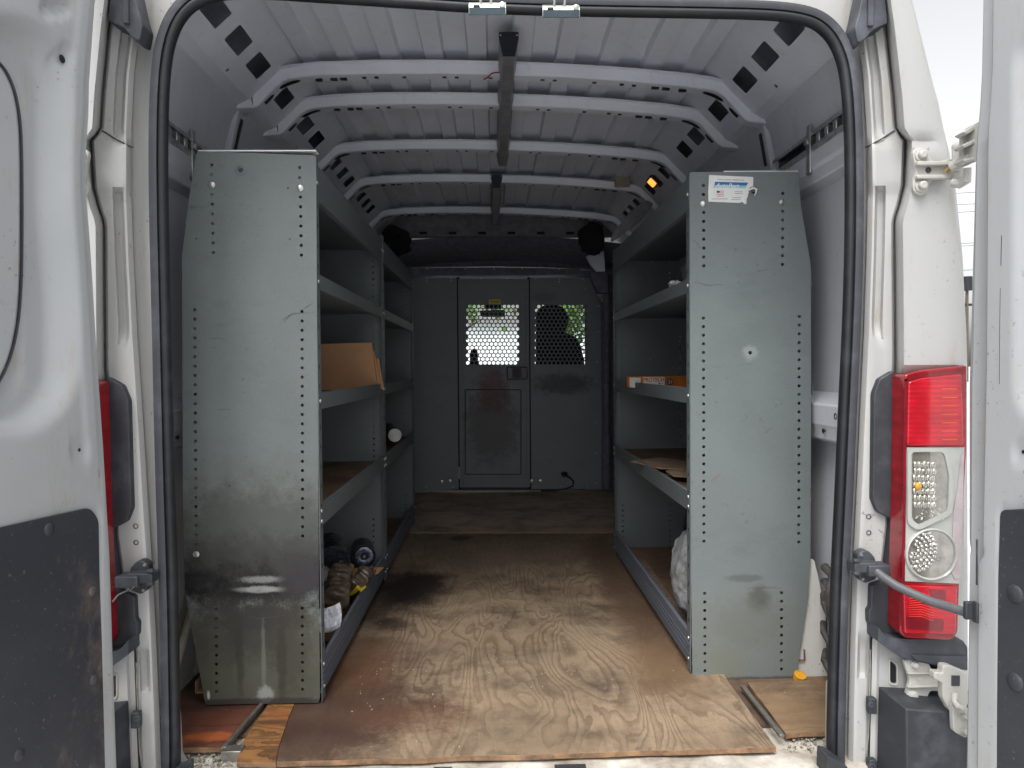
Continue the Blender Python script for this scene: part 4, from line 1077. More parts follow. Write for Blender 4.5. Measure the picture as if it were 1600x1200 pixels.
q = MB(); q.prism([P(u, v, 6.05) for u, v in round_poly([(749, 485), (789, 484), (789, 494), (786, 495), (752, 495)], 3, 4)], (0, .03, 0)); rm = part('rear_view_mirror', q, plain('mirror back', (.03, .045, .04), .4), bevel=.004)
q = MB(); q.box(P(757, 482, 6.15), P(783, 470, 6.2)); obj('mirror_mount', q, SEATM, rm)
q = MB(); q.prism([P(u, v, 6.1) for u, v in round_poly([(735, 548), (740, 544), (746, 546), (748, 580), (733, 580)], 2, 3)], (0, .04, 0)); part('dash_pod', q, SEATM, bevel=.004)
# passenger seat
q = MB(); q.prism([P(u, v, 5.35) for u, v in round_poly([(838, 660), (838, 486, 14), (846, 478, 6), (868, 475, 12), (884, 482, 12), (890, 502, 10), (884, 514, 6), (882, 519, 3), (896, 524, 10), (908, 540, 12), (914, 570, 8), (918, 660)], 6, 5)], (0, .12, 0)); part('passenger_seat', q, SEATM, bevel=.03, segs=4)
q = MB(); q.prism([P(u, v, 5.35) for u, v in round_poly([(600, 660), (600, 490, 14), (612, 478, 6), (650, 475, 12), (662, 500), (656, 516, 6), (672, 524, 10), (684, 540, 12), (690, 660)], 6, 5)], (0, .12, 0)); part('driver_seat', q, SEATM, bevel=.03, segs=4)

# ================================================================== BULKHEAD
YK = 5.0
bk = thing('bulkhead_partition', P(790, 766, YK), 'dark grey steel bulkhead with centre door and two perforated windows', 'partition')
def bpx(l): return [P(u, v, YK) for u, v in l]
def mesh_holes(u0, v0, nc, nr, Y=YK):
    out = []
    for r in range(nr):
        for c in range(nc):
            u = u0 + c * 6.72 + (3.36 if r % 2 == 0 else 0); v = v0 + r * 5.87
            out.append(circ(P(u, v, Y), 2.72 * Y / F, (1, 0, 0), (0, 0, 1), 12))
    return out
zt = P(700, 433, YK).z; zb = -.02
xL = XC - .95; 
plate('left_panel', [(xL, YK, zb), (xL, YK, zt)] + bpx([(716, 434), (716.5, 764)]), [], BULK, bk, .003)
plate('right_panel', bpx([(828, 764), (828, 434), (921, 434), (938, 474), (941, 764)]), mesh_holes(838.5, 479, 12, 16), BULK, bk, .003)
plate('side_infill', bpx([(941.5, 764), (938.5, 470), (965, 470)]) + [(XC + .95, YK, P(965, 470, YK).z), (XC + .95, YK, zb)], [], HEADLINER, bk, .003)
dr = plate('bulkhead_door', bpx([(718.5, 761), (718.5, 436), (826, 436), (826, 761)]), mesh_holes(731, 479, 12, 16), BULK, bk, .003, off=.012)
q = MB()
for (a, b, c, d_) in ((718.5, 722, 436, 761), (823, 826, 436, 761)): q.box(P(a, d_, YK - .02), P(b, c, YK - .006))
obj('door_edge', q, BULK, dr, bevel=.003)
q = MB(); q.box(P(716.8, 764, YK - .004), P(718.2, 434, YK + .02)); q.box(P(826.4, 764, YK - .004), P(827.6, 434, YK + .02)); obj('frame_gap', q, FOAM, bk)
for v0 in (512, 748):
    q = MB(); q.cyl(P(717.5, v0 - 18, YK - .012), P(717.5, v0 + 0, YK - .012), .006); obj('hinge', q, BOLT, bk)
# hatch seam
hp = [(727, 741), (727, 609), (814, 609), (814, 741)]
q = MB()
for (a, b) in zip(hp, hp[1:] + hp[:1]):
    A, B = P(*a, YK - .0155), P(*b, YK - .0155); q.tube([A, B], .003, 6)
obj('hatch_seam', q, FOAM, dr)
q = MB(); q.prism(bpx([(728, 740), (728, 610), (813, 610), (813, 740)]), (0, -.0155, 0)); obj('hatch', q, BULK, dr)
# latch
q = MB(); q.box(P(792, 593, YK - .035), P(824, 573, YK - .012)); lt = obj('latch', q, BLACKP, dr, bevel=.006)
q = MB(); q.box(P(801, 590, YK - .042), P(815, 576, YK - .034)); q.box(P(807, 589, YK - .05), P(811, 577, YK - .04)); obj('latch_paddle', q, PLASTIC2, dr, bevel=.002)
q = MB(); q.box(P(764, 475, YK - .0160), P(782, 468, YK - .0140)); yl = obj('warning_label', q, YLABEL, dr)
q = MB()
for k in range(4): q.box(P(767 + k * 3.4, 472.6, YK - .0166), P(769.2 + k * 3.4, 470.4, YK - .0160))
obj('label_print', q, INK, dr)
for (u, v) in ((667, 434.5), (705, 434.5), (667, 438), (705, 438), (751, 435), (793, 435), (837, 436), (874, 436), (874, 440), (911, 436.5), (666, 761), (708, 761), (835, 760), (877, 760), (918, 760), (931, 755), (931, 708), (932, 660), (933, 478), (937, 478), (933, 518), (937, 518), (933, 566), (914, 451), (823, 738)):
    q = MB(); q.ball(P(u, v, YK - .003), .0045, sub=2); obj('bolt', q, BOLT, bk)
for (u, v) in ((690, 753), (703, 752), (831, 752), (845, 752)):
    q = MB(); q.lathe(P(u, v, YK - .002), (0, -1, 0), [(0, .014), (.004, .014), (.006, .008), (.006, 0)], 18); obj('large_bolt', q, GREYREF, bk)
q = MB(); q.prism([(xL, YK - .02, P(700, 431, YK).z), (XC + .95, YK - .02, P(700, 431, YK).z), (XC + .95, YK - .02, P(700, 419, YK).z), (xL, YK - .02, P(700, 419, YK).z)], (0, .05, 0)); cb = obj('top_rail', q, HEADLINER, bk, bevel=.004)
q = MB(); q.tube([P(u, v, YK - .022) for u, v in ((640, 418.5), (700, 417.5), (780, 417), (860, 418.5), (925, 422))], .003, 6); obj('rail_edge', q, GREYREF, bk)
for u in (668, 727, 772, 816, 874):
    q = MB(); q.ball(P(u, 420, YK - .024), .006, sub=2); obj('bolt', q, BOLT, bk)
for a, b in ((645, 659), (882, 905)):
    q = MB(); q.box(P(a, 430, YK - .03), P(b, 420, YK - .02)); obj('rail_bracket', q, HEADER, bk, bevel=.003)

# ================================================================== SHELVING
LIPS = [(.028, .112), (.462, .515), (.766, .810), (1.078, 1.118), (1.308, 1.398)]
def end_outline(side):
    if side < 0: px, Y = [(308, 236), (494, 243), (496, 600), (500, 1090), (498, 1098), (321, 1101), (289, 925), (286, 780), (284.5, 400), (297, 300)], PY_L
    else: px, Y = [(1078, 269), (1247, 268), (1251, 320), (1267, 415), (1267, 700), (1266, 880), (1262, 935), (1244, 1060), (1241, 1063), (1082, 1065), (1080, 900)], PY_R
    return [P(u, v, Y) for u, v in round_poly([(a, b, 3) for a, b in px], 3, 2)], Y
def hole_list(side):
    h = []
    if side < 0:
        for v in (258, 273): h.append((331, v))
        for k in range(7): h += [(331.5 + k * .35, 304 + k * 15.1), (469.5 + k * .25, 308 + k * 15.1)]
        for v in (262, 278): h.append((468.5, v))
        for k in range(26): h.append((304.3 + k * .10, 484 + k * 14.65))
        for k in range(25): h.append((472 + k * .04, 487 + k * 14.6))
        for k in range(10): h += [(338 + k * .06, 952 + k * 14.3), (472.3 + k * .05, 950 + k * 14.1)]
        h += [(376, 266, 3.6)]
        for e in ((305, 289, 1.2), (307, 373, 1.2), (450, 294, 1.2), (453, 374, 1.2), (359, 759, 1.2)): h.append(e)
    else:
        for k in range(2): h.append((1099, 290 + k * 14))
        for k in range(7): h += [(1099.5, 332 + k * 13.9), (1223 - k * .1, 330 + k * 13.9)]
        h.append((1223, 302))
        for k in range(27): h += [(1099 + k * .03, 497 + k * 13.4), (1248.7 - k * .03, 494.5 + k * 13.55)]
        for k in range(10): h += [(1101 + k * .05, 927 + k * 13.4), (1221, 926 + k * 13.25)]
        h += [(1172, 551, 3.0), (1177, 299, 3.8)]
    return h
def build_unit(side, y0, y1, root, near_mat, full):
    ol, Yp = end_outline(side)
    xf = (P(499, 800, PY_L).x if side < 0 else P(1079, 800, PY_R).x)
    xr = lambda z: lerp_table([(-.02, .30), (.20, .345), (1.1, .348), (1.28, .32), (1.45, .29)], z)
    for i, y in enumerate((y0, y1)):
        o2 = [Vector((p.x, y, p.z)) for p in ol]
        hs = []
        for e in hole_list(side):
            c = P(e[0], e[1], Yp); r = (e[2] if len(e) > 2 else 2.5) * Yp / F
            hs.append(circ((c.x, y, c.z), r, (1, 0, 0), (0, 0, 1), 12))
        pn = plate('end_panel', o2, hs, near_mat if (i == 0 and full) else SHELF, root, .0016)
        # folded front flange
        sg = 1 if i == 0 else -1
        q = MB(); z0, z1 = .005, ol[0].z - .01
        zt_ = P(496, 244, PY_L).z if side < 0 else P(1079, 270, PY_R).z
        q.box((xf - .0012, min(y, y + sg * .034), z0), (xf + .0012, max(y, y + sg * .034), zt_))
        fl_ = obj('front_flange', q, SHELF, root, bevel=.0008)
        nh = MB()
        for k in range(26):
            z = .04 + k * .052
            nh.box((xf - .0022 if side > 0 else xf + .0008, min(y + sg * .014, y + sg * .019), z), (xf - .0008 if side > 0 else xf + .0022, max(y + sg * .014, y + sg * .019), z + .010))
        obj('flange_slots', nh, BLACKP, root)
    if full:
        # rim highlight put into colour: white top fold of the near panel
        q = MB(); a, b = (P(310, 235, Yp), P(494, 242, Yp)) if side < 0 else (P(1131, 267.5, Yp), P(1247, 267, Yp))
        q.box((a.x, y0 - .0008, a.z - .0025), (b.x, y0 + .03, a.z + .0008)); obj('top_fold', q, LWHITE, root)
    for k, (z0, z1) in enumerate(LIPS):
        sh = MB()
        ya, yb = y0 + .002, y1 - .002
        sx = side
        xin = xf - side * .002
        xb_ = xf + side * xr(z1)
        # lip face, tray floor, rear lip
        sh.box((min(xin, xin + side * .0015), ya, z0), (max(xin, xin + side * .0015), yb, z1))
        sh.box((min(xin, xin + side * .012), ya, z1 - .0015), (max(xin, xin + side * .012), yb, z1))
        sh.box((min(xin, xin + side * .015), ya, z0), (max(xin, xin + side * .015), yb, z0 + .0015))
        s_ = obj('shelf', sh, SILL_STEEL if k == 0 else SHELF, root, bevel=.0008)
        fl2 = MB(); zf = z1 - (.022 if 0 < k < 4 else .04 if k == 4 else .078)
        fl2.box((min(xin + side * .012, xb_), ya, zf - .002), (max(xin + side * .012, xb_), yb, zf)); fl2.box((min(xb_ - side * .0015, xb_), ya, zf), (max(xb_ - side * .0015, xb_), yb, zf + .03))
        obj('tray', fl2, TRAY if k < 2 else SHELF, s_)
        if k == 0:
            q = MB(); zz = .5 * (z0 + z1)
            for dz in (-.014, .0, .014): q.tube([(xin - side * .001, ya, zz + dz), (xin - side * .001, yb, zz + dz)], .0014, 6)
            obj('lip_rib', q, SILL_STEEL, s_)
        for yb_ in (y0 + .017, y1 - .017):
            for zz in ((z0 + .012, z1 - .014) if k in (0, 1) else ((z0 + z1) / 2,)):
                q = MB(); q.lathe((xf - side * .0015, yb_, zz), (-side, 0, 0), [(0, .0058), (.002, .0052), (.0035, .003), (.0038, 0)], 14); obj('bolt', q, BOLT, root)
    if full:
        for (u, v) in (((469, 294), (331, 289), (306.5, 866)) if side < 0 else ((1099, 318), (1222, 316))):
            q = MB(); q.lathe(P(u, v, Yp - .001), (0, -1, 0), [(0, .0085), (.002, .008), (.003, .006), (.006, .0055), (.007, .003), (.007, 0)], 16); obj('bolt', q, BOLT, root)
ul = thing('shelving_unit', (-.63, 2.38, 0), 'grey-green steel shelving unit with soot-stained end panel, nearest on the left wall', 'shelving', 'steel shelving units along the van walls')
build_unit(-1, PY_L, 2.918, ul, PANEL_L, True)
ul2 = thing('shelving_unit', (-.63, 3.45, 0), 'dark steel shelving unit behind the soot-stained one, beside the bulkhead', 'shelving', 'steel shelving units along the van walls')
build_unit(-1, 2.924, 3.98, ul2, SHELF, False)
ur = thing('shelving_unit', (.72, 2.6, 0), 'clean grey steel shelving unit with a white and blue sticker on its end panel', 'shelving', 'steel shelving units along the van walls')
build_unit(1, PY_R, 3.26, ur, PANEL_R, True)
# grommet rings round two larger holes
for (u, v, Y, r, par) in ((376, 266, PY_L, 9, ul), (1177, 299, PY_R, 8, ur)):
    q = MB(); rr = r * Y / F; q.lathe(P(u, v, Y - .0012), (0, -1, 0), [(0, rr), (.0012, rr * .9), (.0014, rr * .55), (0, rr * .5)], 24); obj('grommet', q, par and SHELF, par)
# sticker
y = PY_R - .0014
q = [(1108, 273.5), (1176, 276.5), (1177, 278), (1176.5, 294), (1171, 299), (1169, 303), (1167, 311), (1163, 315), (1154, 317), (1107, 315), (1106.5, 300)]
stk = plate('sticker', [P(u, v, y) for u, v in q], [], LWHITE, ur, .0006)
q = MB(); q.prism([P(u, v, y - .0004) for u, v in ((1117.5, 284), (1169, 285.5), (1166.5, 290), (1116, 289))], (0, -.0003, 0)); obj('blue_band', q, BLUE, stk)
q = MB(); q.prism([P(u, v, y - .0004) for u, v in ((1116, 289), (1166.5, 290), (1164.5, 294), (1114, 293))], (0, -.0003, 0)); obj('teal_band', q, TEAL, stk)
ex, ez = P(1150, 284, y) - P(1110, 283, y), Vector((0, 0, 1))
text('lettering', 'AutoPort', .0165, P(1118, 292.6, y - .0009), ex, ez, LWHITE, stk, .0002, .35, 38 * y / F, .0002)
text('lettering', 'Superior Quality Installations By', .0042, P(1121, 281, y - .0005), ex, ez, INK, stk, .0002, 0, 42 * y / F)
q = MB(); q.box(P(1120, 300.8, y - .0008), P(1124.5, 298.2, y - .0004)); obj('flag_corner', q, INK, stk)
q = MB()
for k in range(4): q.box(P(1125 if k < 1 else 1120, 299.2 + k * 2.6, y - .0008), P(1131, 298.2 + k * 2.6, y - .0004))
obj('flag_stripes', q, PINKINK, stk)
q = MB()
for (a, b, v) in ((1148, 1160, 299.6), (1148, 1160, 302.4), (1144, 1158, 308.6), (1142, 1157, 311.8), (1112, 1137, 310.8)): q.box(P(a, v + .5, y - .0008), P(b, v - .5, y - .0004))
obj('small_print', q, plain('grey print', (.35, .35, .35), .6), stk)
# torn paper ring beside the sticker
q = MB(); q.ball(P(1164, 315, y - .002), (.006, .003, .008), .3, 2, 2, 5); q.tube([P(1170, 297, y - .002), P(1177, 293.5, y - .003), P(1182, 296, y - .002), P(1181, 301, y - .002), P(1179, 306, y - .002)], [.002, .003, .0035, .002, .001], 8); obj('torn_edge', q, LWHITE, stk)
# dark scratches on the end panels
for par, Y, ln in ((ul, PY_L, [[(440, 500), (455, 491), (470, 489), (492, 489)], [(468, 486), (482, 478), (490, 472)], [(326, 530), (340, 528), (352, 530)], [(340, 640), (360, 640)], [(388, 963), (405, 966), (428, 964), (452, 960)], [(460, 487), (450, 496), (444, 503)]]),
                   (ur, PY_R, [[(1083, 374), (1090, 381), (1095, 389)], [(1183, 425), (1200, 420)], [(1196, 676), (1206, 668)], [(1085, 440), (1105, 446), (1130, 444)]])):
    for l in ln:
        q = MB(); q.tube([P(u, v, Y - .0010) for u, v in l], [.0002] + [.0006] * (len(l) - 2) + [.0002] if len(l) > 2 else .0005, 5)
        obj('scratch', q, INK, par)
q = MB(); q.tube([P(1111, 751, PY_R - .001), P(1119, 745, PY_R - .001), P(1126, 740, PY_R - .001)], .001, 5); obj('red_scratch', q, plain('reddish scratch', (.22, .10, .08), .7), ur)

# ================================================================== PLYWOOD AND FLOOR STRIPS
def slab(name, px, mat, label, z=0.0, th=.013, par=None):
    pts = [PZ(u, v, z) for u, v in px]
    q = MB(); q.prism([p - Vector((0, 0, th)) for p in pts], (0, 0, th - .0008)); o = obj(name, q, WOOD_EDGE, None, bevel=.0006, smooth=0)
    tag(o, label, 'plywood sheet', 'plywood sheets on the van floor')
    # worn face veneer as the top ply of the same sheet
    o.data.materials.append(mat)
    for f in o.data.polygons:
        if f.normal.z > .9: f.material_index = 1
    return o
zL = PZ(430, 1192, 0)
def wob(a, b, n, amp):
    out = []
    for i in range(n + 1):
        t = i / n; out.append((a[0] + (b[0] - a[0]) * t, a[1] + (b[1] - a[1]) * t + amp * mnoise.noise(Vector((a[0] + t * 9, 3, 1))) ))
    return out
front = wob((432, 1190), (1213, 1167), 24, 3)
slab('plywood_sheet', front + [(1139, 1066), (1010, 833), (560, 834), (470, 1080), (452, 1120), (436, 1168)], PLY, 'large worn plywood sheet with swirling grain covering the aisle floor')
slab('plywood_sheet', [(610, 832), (1000, 832), (985, 765), (625, 766)], PLY_FAR, 'dark brown plywood sheet lying against the foot of the bulkhead', z=.0005)
slab('plywood_sheet', [(1168, 1066), (1228, 1146), (1255, 1143), (1298, 1142), (1296, 1085), (1266, 1062)], PLY_RIGHT, 'tan plywood strip beside the right rear pillar foot', z=0)
slab('plywood_sheet', [(276, 1168), (352, 1167), (405, 1098), (360, 1080), (280, 1085)], PLY_RED, 'dark red-brown plywood piece at the left rear corner', z=0)
slab('plywood_sheet', [(370, 1190), (431, 1191), (435, 1168), (451, 1120), (469, 1080), (424, 1092), (378, 1160)], PLY_SPLIT, 'splintered orange plywood piece at the foot of the soot-stained panel', z=0)
# sheets hidden under the shelving, sub floor
q = MB(); q.box((XC - .90, 1.72, -.0245), (XC + .93, YK - .01, -.016)); part('sub_floor', q, TRAY)
def strip(name, pa, pb, wd, label, z=.003, mat=None, h=.004):
    a, b = PZ(*pa, z), PZ(*pb, z); d = (b - a); d.z = 0; d.normalize(); s_ = Vector((d.y, -d.x, 0)) * wd / 2
    q = MB(); q.prism([a - s_, a + s_, b + s_, b - s_], (0, 0, -h)); 
    return tag(obj(name, q, mat or GALV, None, bevel=.001), label, 'metal strip')
DULL = galv('dull aluminium', (.36, .34, .31), .5)
strip('metal_strip', (349, 1167), (409, 1098), .010, 'thin dull metal floor strip between the red-brown and splintered plywood', .006, DULL, .01)
strip('metal_strip', (1222, 1148), (1160, 1070), .012, 'thin grey metal floor strip left of the tan plywood strip', .006, DULL, .008)
strip('metal_strip', (1092, 1010), (1000, 874), .045, 'dusty flat metal rail on the floor inside the stickered shelving unit', .036, plain('dusty rail', (.20, .16, .12), .7, .2, .3, 40), .006)
q = MB(); a = PZ(344, 1180, -.004); b = PZ(376, 1180, -.004); q.box((a.x, a.y, -.024), (b.x, a.y + .03, .004)); tag(obj('strip_block', q, DULL, None, bevel=.002), 'small grey block at the end of the left floor strip', 'metal block')
# loose dirt and paint flakes at the rear sill
random.seed(11)
q = MB()
for k in range(420):
    lft = k % 4 != 0
    u = random.uniform(284, 430) if lft else random.uniform(1225, 1300)
    v = random.uniform(1158, 1200) if lft else random.uniform(1140, 1180)
    p = PZ(u, v, -.021); r = random.uniform(.0012, .0045); 
    q.ball((p.x, p.y, -.019), (r, r * 1.3, r * .6), .4, 2, 1, k)
dd = obj('debris', q, fill_mat('grit and flakes', (.05, .035, .025), (.5, .46, .38), 90, .9), None, smooth=0); dd['kind'] = 'stuff'; dd['label'] = 'grit and paint flakes scattered on the white rear sill'; dd['category'] = 'debris'
q = MB(); random.seed(5)
for k in range(110):
    if k % 2: p = Vector((random.uniform(-.5, .6), random.uniform(1.7, 3.8), 0))
    else: p = Vector((random.gauss(-.15, .25), random.gauss(1.95, .22), 0))
    if not (-.44 < p.x < .53): continue
    r = random.uniform(.0008, .0022); q.ball((p.x, p.y, .0008), (r, r * random.uniform(.6, 2.2), r * .5), .4, 2, 1, k)
dd = obj('wood_chips', q, plain('pale chips', (.42, .36, .28), .9), None, smooth=0); dd['kind'] = 'stuff'; dd['label'] = 'pale wood chips and crumbs scattered on the aisle plywood'; dd['category'] = 'debris'

# ================================================================== LOOSE THINGS
# flattened cartons on the left middle shelf
zs = .790
t = thing('flattened_carton', (-.63, 2.80, zs), 'brown flattened cardboard cartons stood on the second shelf of the soot-stained unit', 'cardboard')
for i, (ub, vb, ut, vt, Yb, Yt) in enumerate(((590, 600, 581, 535, 2.80, 2.76), (597, 598, 585, 548, 2.84, 2.80), (600, 597, 592, 560, 2.87, 2.85))):
    rb, rt = P(ub, vb, Yb), P(ut, vt, Yt); rb.z = zs
    lb, lt_ = Vector((-.80, Yb - .12, zs)), Vector((-.80, Yt - .12, rt.z - .012))
    q = MB(); q.prism([lb, rb, rt, lt_], (0, .008, 0)); o = obj('carton_sheet', q, CARD, t, bevel=.001)
    o.data.materials.append(CARD_EDGE)
    for f in o.data.polygons:
        if abs(f.normal.x) > .7: f.material_index = 1
# orange PROTECH box
zs = .790
t = thing('product_box', (.66, 2.72, zs), 'small orange and white PROTECH box on the middle shelf of the stickered unit', 'box')
a = P(1004, 592, 2.70); b = P(1068, 592, 2.76); exb = (Vector((b.x, b.y, 0)) - Vector((a.x, a.y, 0))).normalized(); 
W_ = .215; nb = Vector((exb.y, -exb.x, 0)); hB = P(1004, 588.5, 2.70).z - zs
base = Vector((a.x, a.y, zs)); eyb = -nb * .12
q = MB(); q.prism([base, base + exb * W_, base + exb * W_ + eyb, base + eyb], (0, 0, hB)); bx_ = obj('carton', q, ORANGE, t, bevel=.0015)
def onb(s_, z): return base + nb * .0006 + exb * s_ + Vector((0, 0, z))
q = MB(); q.prism([onb(.002, .004), onb(.097, .004), onb(.097, hB - .002), onb(.002, hB - .002)], nb * .0004); obj('white_label', q, LWHITE, bx_)
text('lettering', 'PROTECH', .021, onb(.003, hB - .0195) + nb * .0006, exb, (0, 0, 1), ORANGE, bx_, .0003, 0, .090, .0006)
q = MB(); q.prism([onb(.070, hB - .030), onb(.078, hB - .030), onb(.076, hB - .024), onb(.071, hB - .024)], nb * .0008); q.prism([onb(.082, hB - .029), onb(.089, hB - .028), onb(.086, hB - .024)], nb * .0008); obj('small_print', q, INK, bx_)
q = MB(); q.lathe(onb(.122, hB * .50), nb, [(.0004, 0), (.0012, .001), (.0012, .0135), (.0004, .014)], 24); obj('round_emblem', q, plain('emblem grey', (.06, .08, .09), .4), bx_)
q = MB(); q.tube([onb(.117, hB * .5 - .008) + nb * .0014, onb(.117, hB * .5 + .008) + nb * .0014], .0016, 6); q.tube([onb(.124, hB * .5 - .006) + nb * .0014, onb(.130, hB * .5) + nb * .0014, onb(.124, hB * .5 + .006) + nb * .0014], .0014, 6); obj('emblem_mark', q, LWHITE, bx_)
q = MB(); q.prism([base - exb * .0008 + eyb * .1, base - exb * .0008 + eyb * .8, base - exb * .0008 + eyb * .8 + Vector((0, 0, hB * .9)), base - exb * .0008 + eyb * .1 + Vector((0, 0, hB * .9))], -exb * .0006); obj('end_label', q, LWHITE, bx_)
# rolled paper tube on the far unit
c = P(617, 680, 3.32); d = Vector((-.09, .40, 0)).normalized()
q = MB(); q.cyl(c, c + d * .36, .031, n=28); t = thing('round_tube', (c.x, c.y, c.z - .031), 'dark tube with a pale grey round end lying on the second shelf near the bulkhead', 'tube')
obj('tube_body', q, BLACKP, t)
q = MB(); q.lathe(c, -d, [(0, .031), (.003, .0305), (.004, .028), (.004, 0)], 28); obj('end_cap', q, plain('pale tube cap', (.48, .49, .48), .6), t)
# black round can, lower left shelf
c = P(569, 869, 2.72); r = 18 * 2.72 / F
t = thing('black_canister', (c.x, c.y, c.z - r), 'small black canister with silver-blue round end facing the aisle, on the lowest left shelf', 'canister')
dax = Vector((-.25, 1, 0)).normalized()
q = MB(); q.lathe(c, dax, [(0, 0), (0, r * .2), (.004, r * .22), (.004, r * .3), (-.002, r * .34), (-.002, r * .80), (.004, r * .86), (-.006, r * .93), (-.006, r), (.02, r * 1.02), (.12, r), (.12, 0)], 36); obj('can_body', q, BLACKP, t)
q = MB(); q.lathe(c - dax * .0026, -dax, [(0, r * .34), (.0005, r * .36), (.0005, r * .78), (0, r * .8)], 36); q.lathe(c - dax * .004, -dax, [(0, 0), (.001, r * .10), (0, r * .14)], 16); obj('end_face', q, plain('scuffed blue grey metal', (.13, .15, .20), .3, .6, .5, 90), t)
# big black pot behind the end panel
c = P(520, 878, 2.50); q = MB(); rr = 27 * 2.50 / F
q.lathe(c, (-.3, .95, .15), [(0, 0), (.0, rr * .8), (-.006, rr * .86), (-.006, rr), (.03, rr * .98), (.15, rr * .85), (.15, 0)], 36)
tag(obj('black_pot', q, DARKGLOSS, None), 'large round black pot half hidden behind the soot-stained end panel', 'pot')
# cardboard scraps under the canister
t = thing('cardboard_scrap', tuple(P(560, 905, 2.6)), 'torn brown cardboard flaps under the black canister', 'cardboard')
for pts in ([(531, 869), (552, 882), (556, 908), (540, 925), (520, 890)], [(552, 888), (600, 886), (590, 897), (552, 895)], [(551, 896), (588, 896), (580, 906), (553, 906)]):
    base_y = 2.60 if len(pts) == 5 else 2.66
    q = MB(); q.prism([P(u, v, base_y + (v - 895) * -.0035) for u, v in pts], (0, .01, -.004)); obj('flap', q, fill_mat('warm scrap card', (.30, .16, .06), (.42, .24, .10), 20, .8), t, smooth=0)
# dark shiny plastic bag mass
def crumple(c, r, seed, nz=.35, ns=2.2, sub=5, squash=None):
    m = MB(); m.ball(c, r, nz, ns, sub, seed, squash)
    for i, v in enumerate(m.v):
        k = mnoise.noise(v * 45 + Vector((seed, 0, 0))) * .005 + abs(mnoise.noise(v * 90)) * .004; dd_ = (v - Vector(c)).normalized(); m.v[i] = v + dd_ * k
    return m
BAG = plain('dirty brown clear plastic', (.10, .075, .055), .14, .0, .5, 30)
def bottle(c0, c1, r_, label, seed):
    ax = (c1 - c0); L_ = ax.length; pr_ = [(0, 0), (0, r_ * .6), (.004, r_ * .9)]
    for k in range(34):
        t_ = k / 33; pr_.append((.006 + t_ * L_ * .72, r_ * (.93 + .07 * sin(t_ * 42)) * (1 - .12 * exp(-((t_ - .5) / .12) ** 2))))
    pr_ += [(L_ * .80, r_ * .8), (L_ * .88, r_ * .45), (L_ * .92, r_ * .34), (L_, r_ * .33), (L_, 0)]
    m = MB(); m.lathe(c0, ax, pr_, 40)
    for i, v in enumerate(m.v):
        n_ = Vector((mnoise.noise(v * 30 + Vector((seed, 0, 0))), mnoise.noise(v * 30 + Vector((0, seed, 0))), mnoise.noise(v * 30 + Vector((0, 0, seed))))); m.v[i] = v + n_ * .008
    return tag(obj('plastic_bottle', m, BAG, None, smooth=60), label, 'bottle', 'crushed bottles on the lowest left shelf')
bottle(P(524, 942, 2.30), P(534, 880, 2.50), .044, 'larger crushed brown plastic bottle behind the white crumpled paper', 3)
bottle(P(548, 920, 2.42), P(580, 888, 2.56), .030, 'smaller crushed brown plastic bottle beside the yellow scrap', 8)
def crumple(c, r, seed, nz=.35, ns=2.2, sub=5, squash=None):
    m = MB(); m.ball(c, r, nz, ns, sub, seed, squash)
    for i, v in enumerate(m.v):
        k = mnoise.noise(v * 45 + Vector((seed, 0, 0))) * .005 + abs(mnoise.noise(v * 90)) * .004; dd_ = (v - Vector(c)).normalized(); m.v[i] = v + dd_ * k
    return m
q = MB(); q.tube([P(545, 931, 2.40), P(553, 925, 2.38), P(560, 918, 2.37), P(564, 922, 2.36), P(572, 916, 2.36)], [.003, .007, .008, .006, .003], 8); tag(obj('yellow_scrap', q, YELLOW, None), 'bright yellow plastic scrap between the crushed brown bottles', 'scrap')
q = MB(); q.prism([P(u, v, 2.4) for u, v in ((500, 886), (514, 895), (513, 908), (500, 908))], (0, .06, -.01)); tag(obj('grey_carton', q, plain('grey card', (.28, .28, .25), .8), None), 'small grey carton corner beside the soot-stained panel edge', 'carton')
# crumpled white paper
pp = MB(); rows = []
cs = [(498, 952), (531, 941), (534, 966), (524, 987), (500, 985)]
for j in range(15):
    row = []
    for i in range(15):
        s_, t_2 = i / 14, j / 14
        u = 498 + s_ * (33 + 3 * sin(t_2 * 3)) ; v = (951 - 10 * s_ ** 2) + t_2 * (35 + 5 * (1 - abs(s_ - .6)))
        yy = 2.10 - t_2 * .03 + .016 * mnoise.noise(Vector((s_ * 3.2, t_2 * 3.2, 1))) + .010 * abs(mnoise.noise(Vector((s_ * 6, t_2 * 5, 8))))
        row.append(P(u, v, yy))
    rows.append(row)
pp.grid(rows); o = obj('crumpled_paper', pp, PAPER, None, smooth=20); tag(o, 'crumpled white paper sheet leaning by the soot-stained panel edge', 'paper')
md = o.modifiers.new('thick', 'SOLIDIFY'); md.thickness = .0008
q = MB(); q.tube([P(505, 1000, 2.03), P(512, 1006, 2.05), P(508, 1016, 2.0), P(503, 1010, 2.0)], .004, 8); tag(obj('small_hook', q, BLACKP, None), 'small black hook below the white crumpled paper', 'hook')
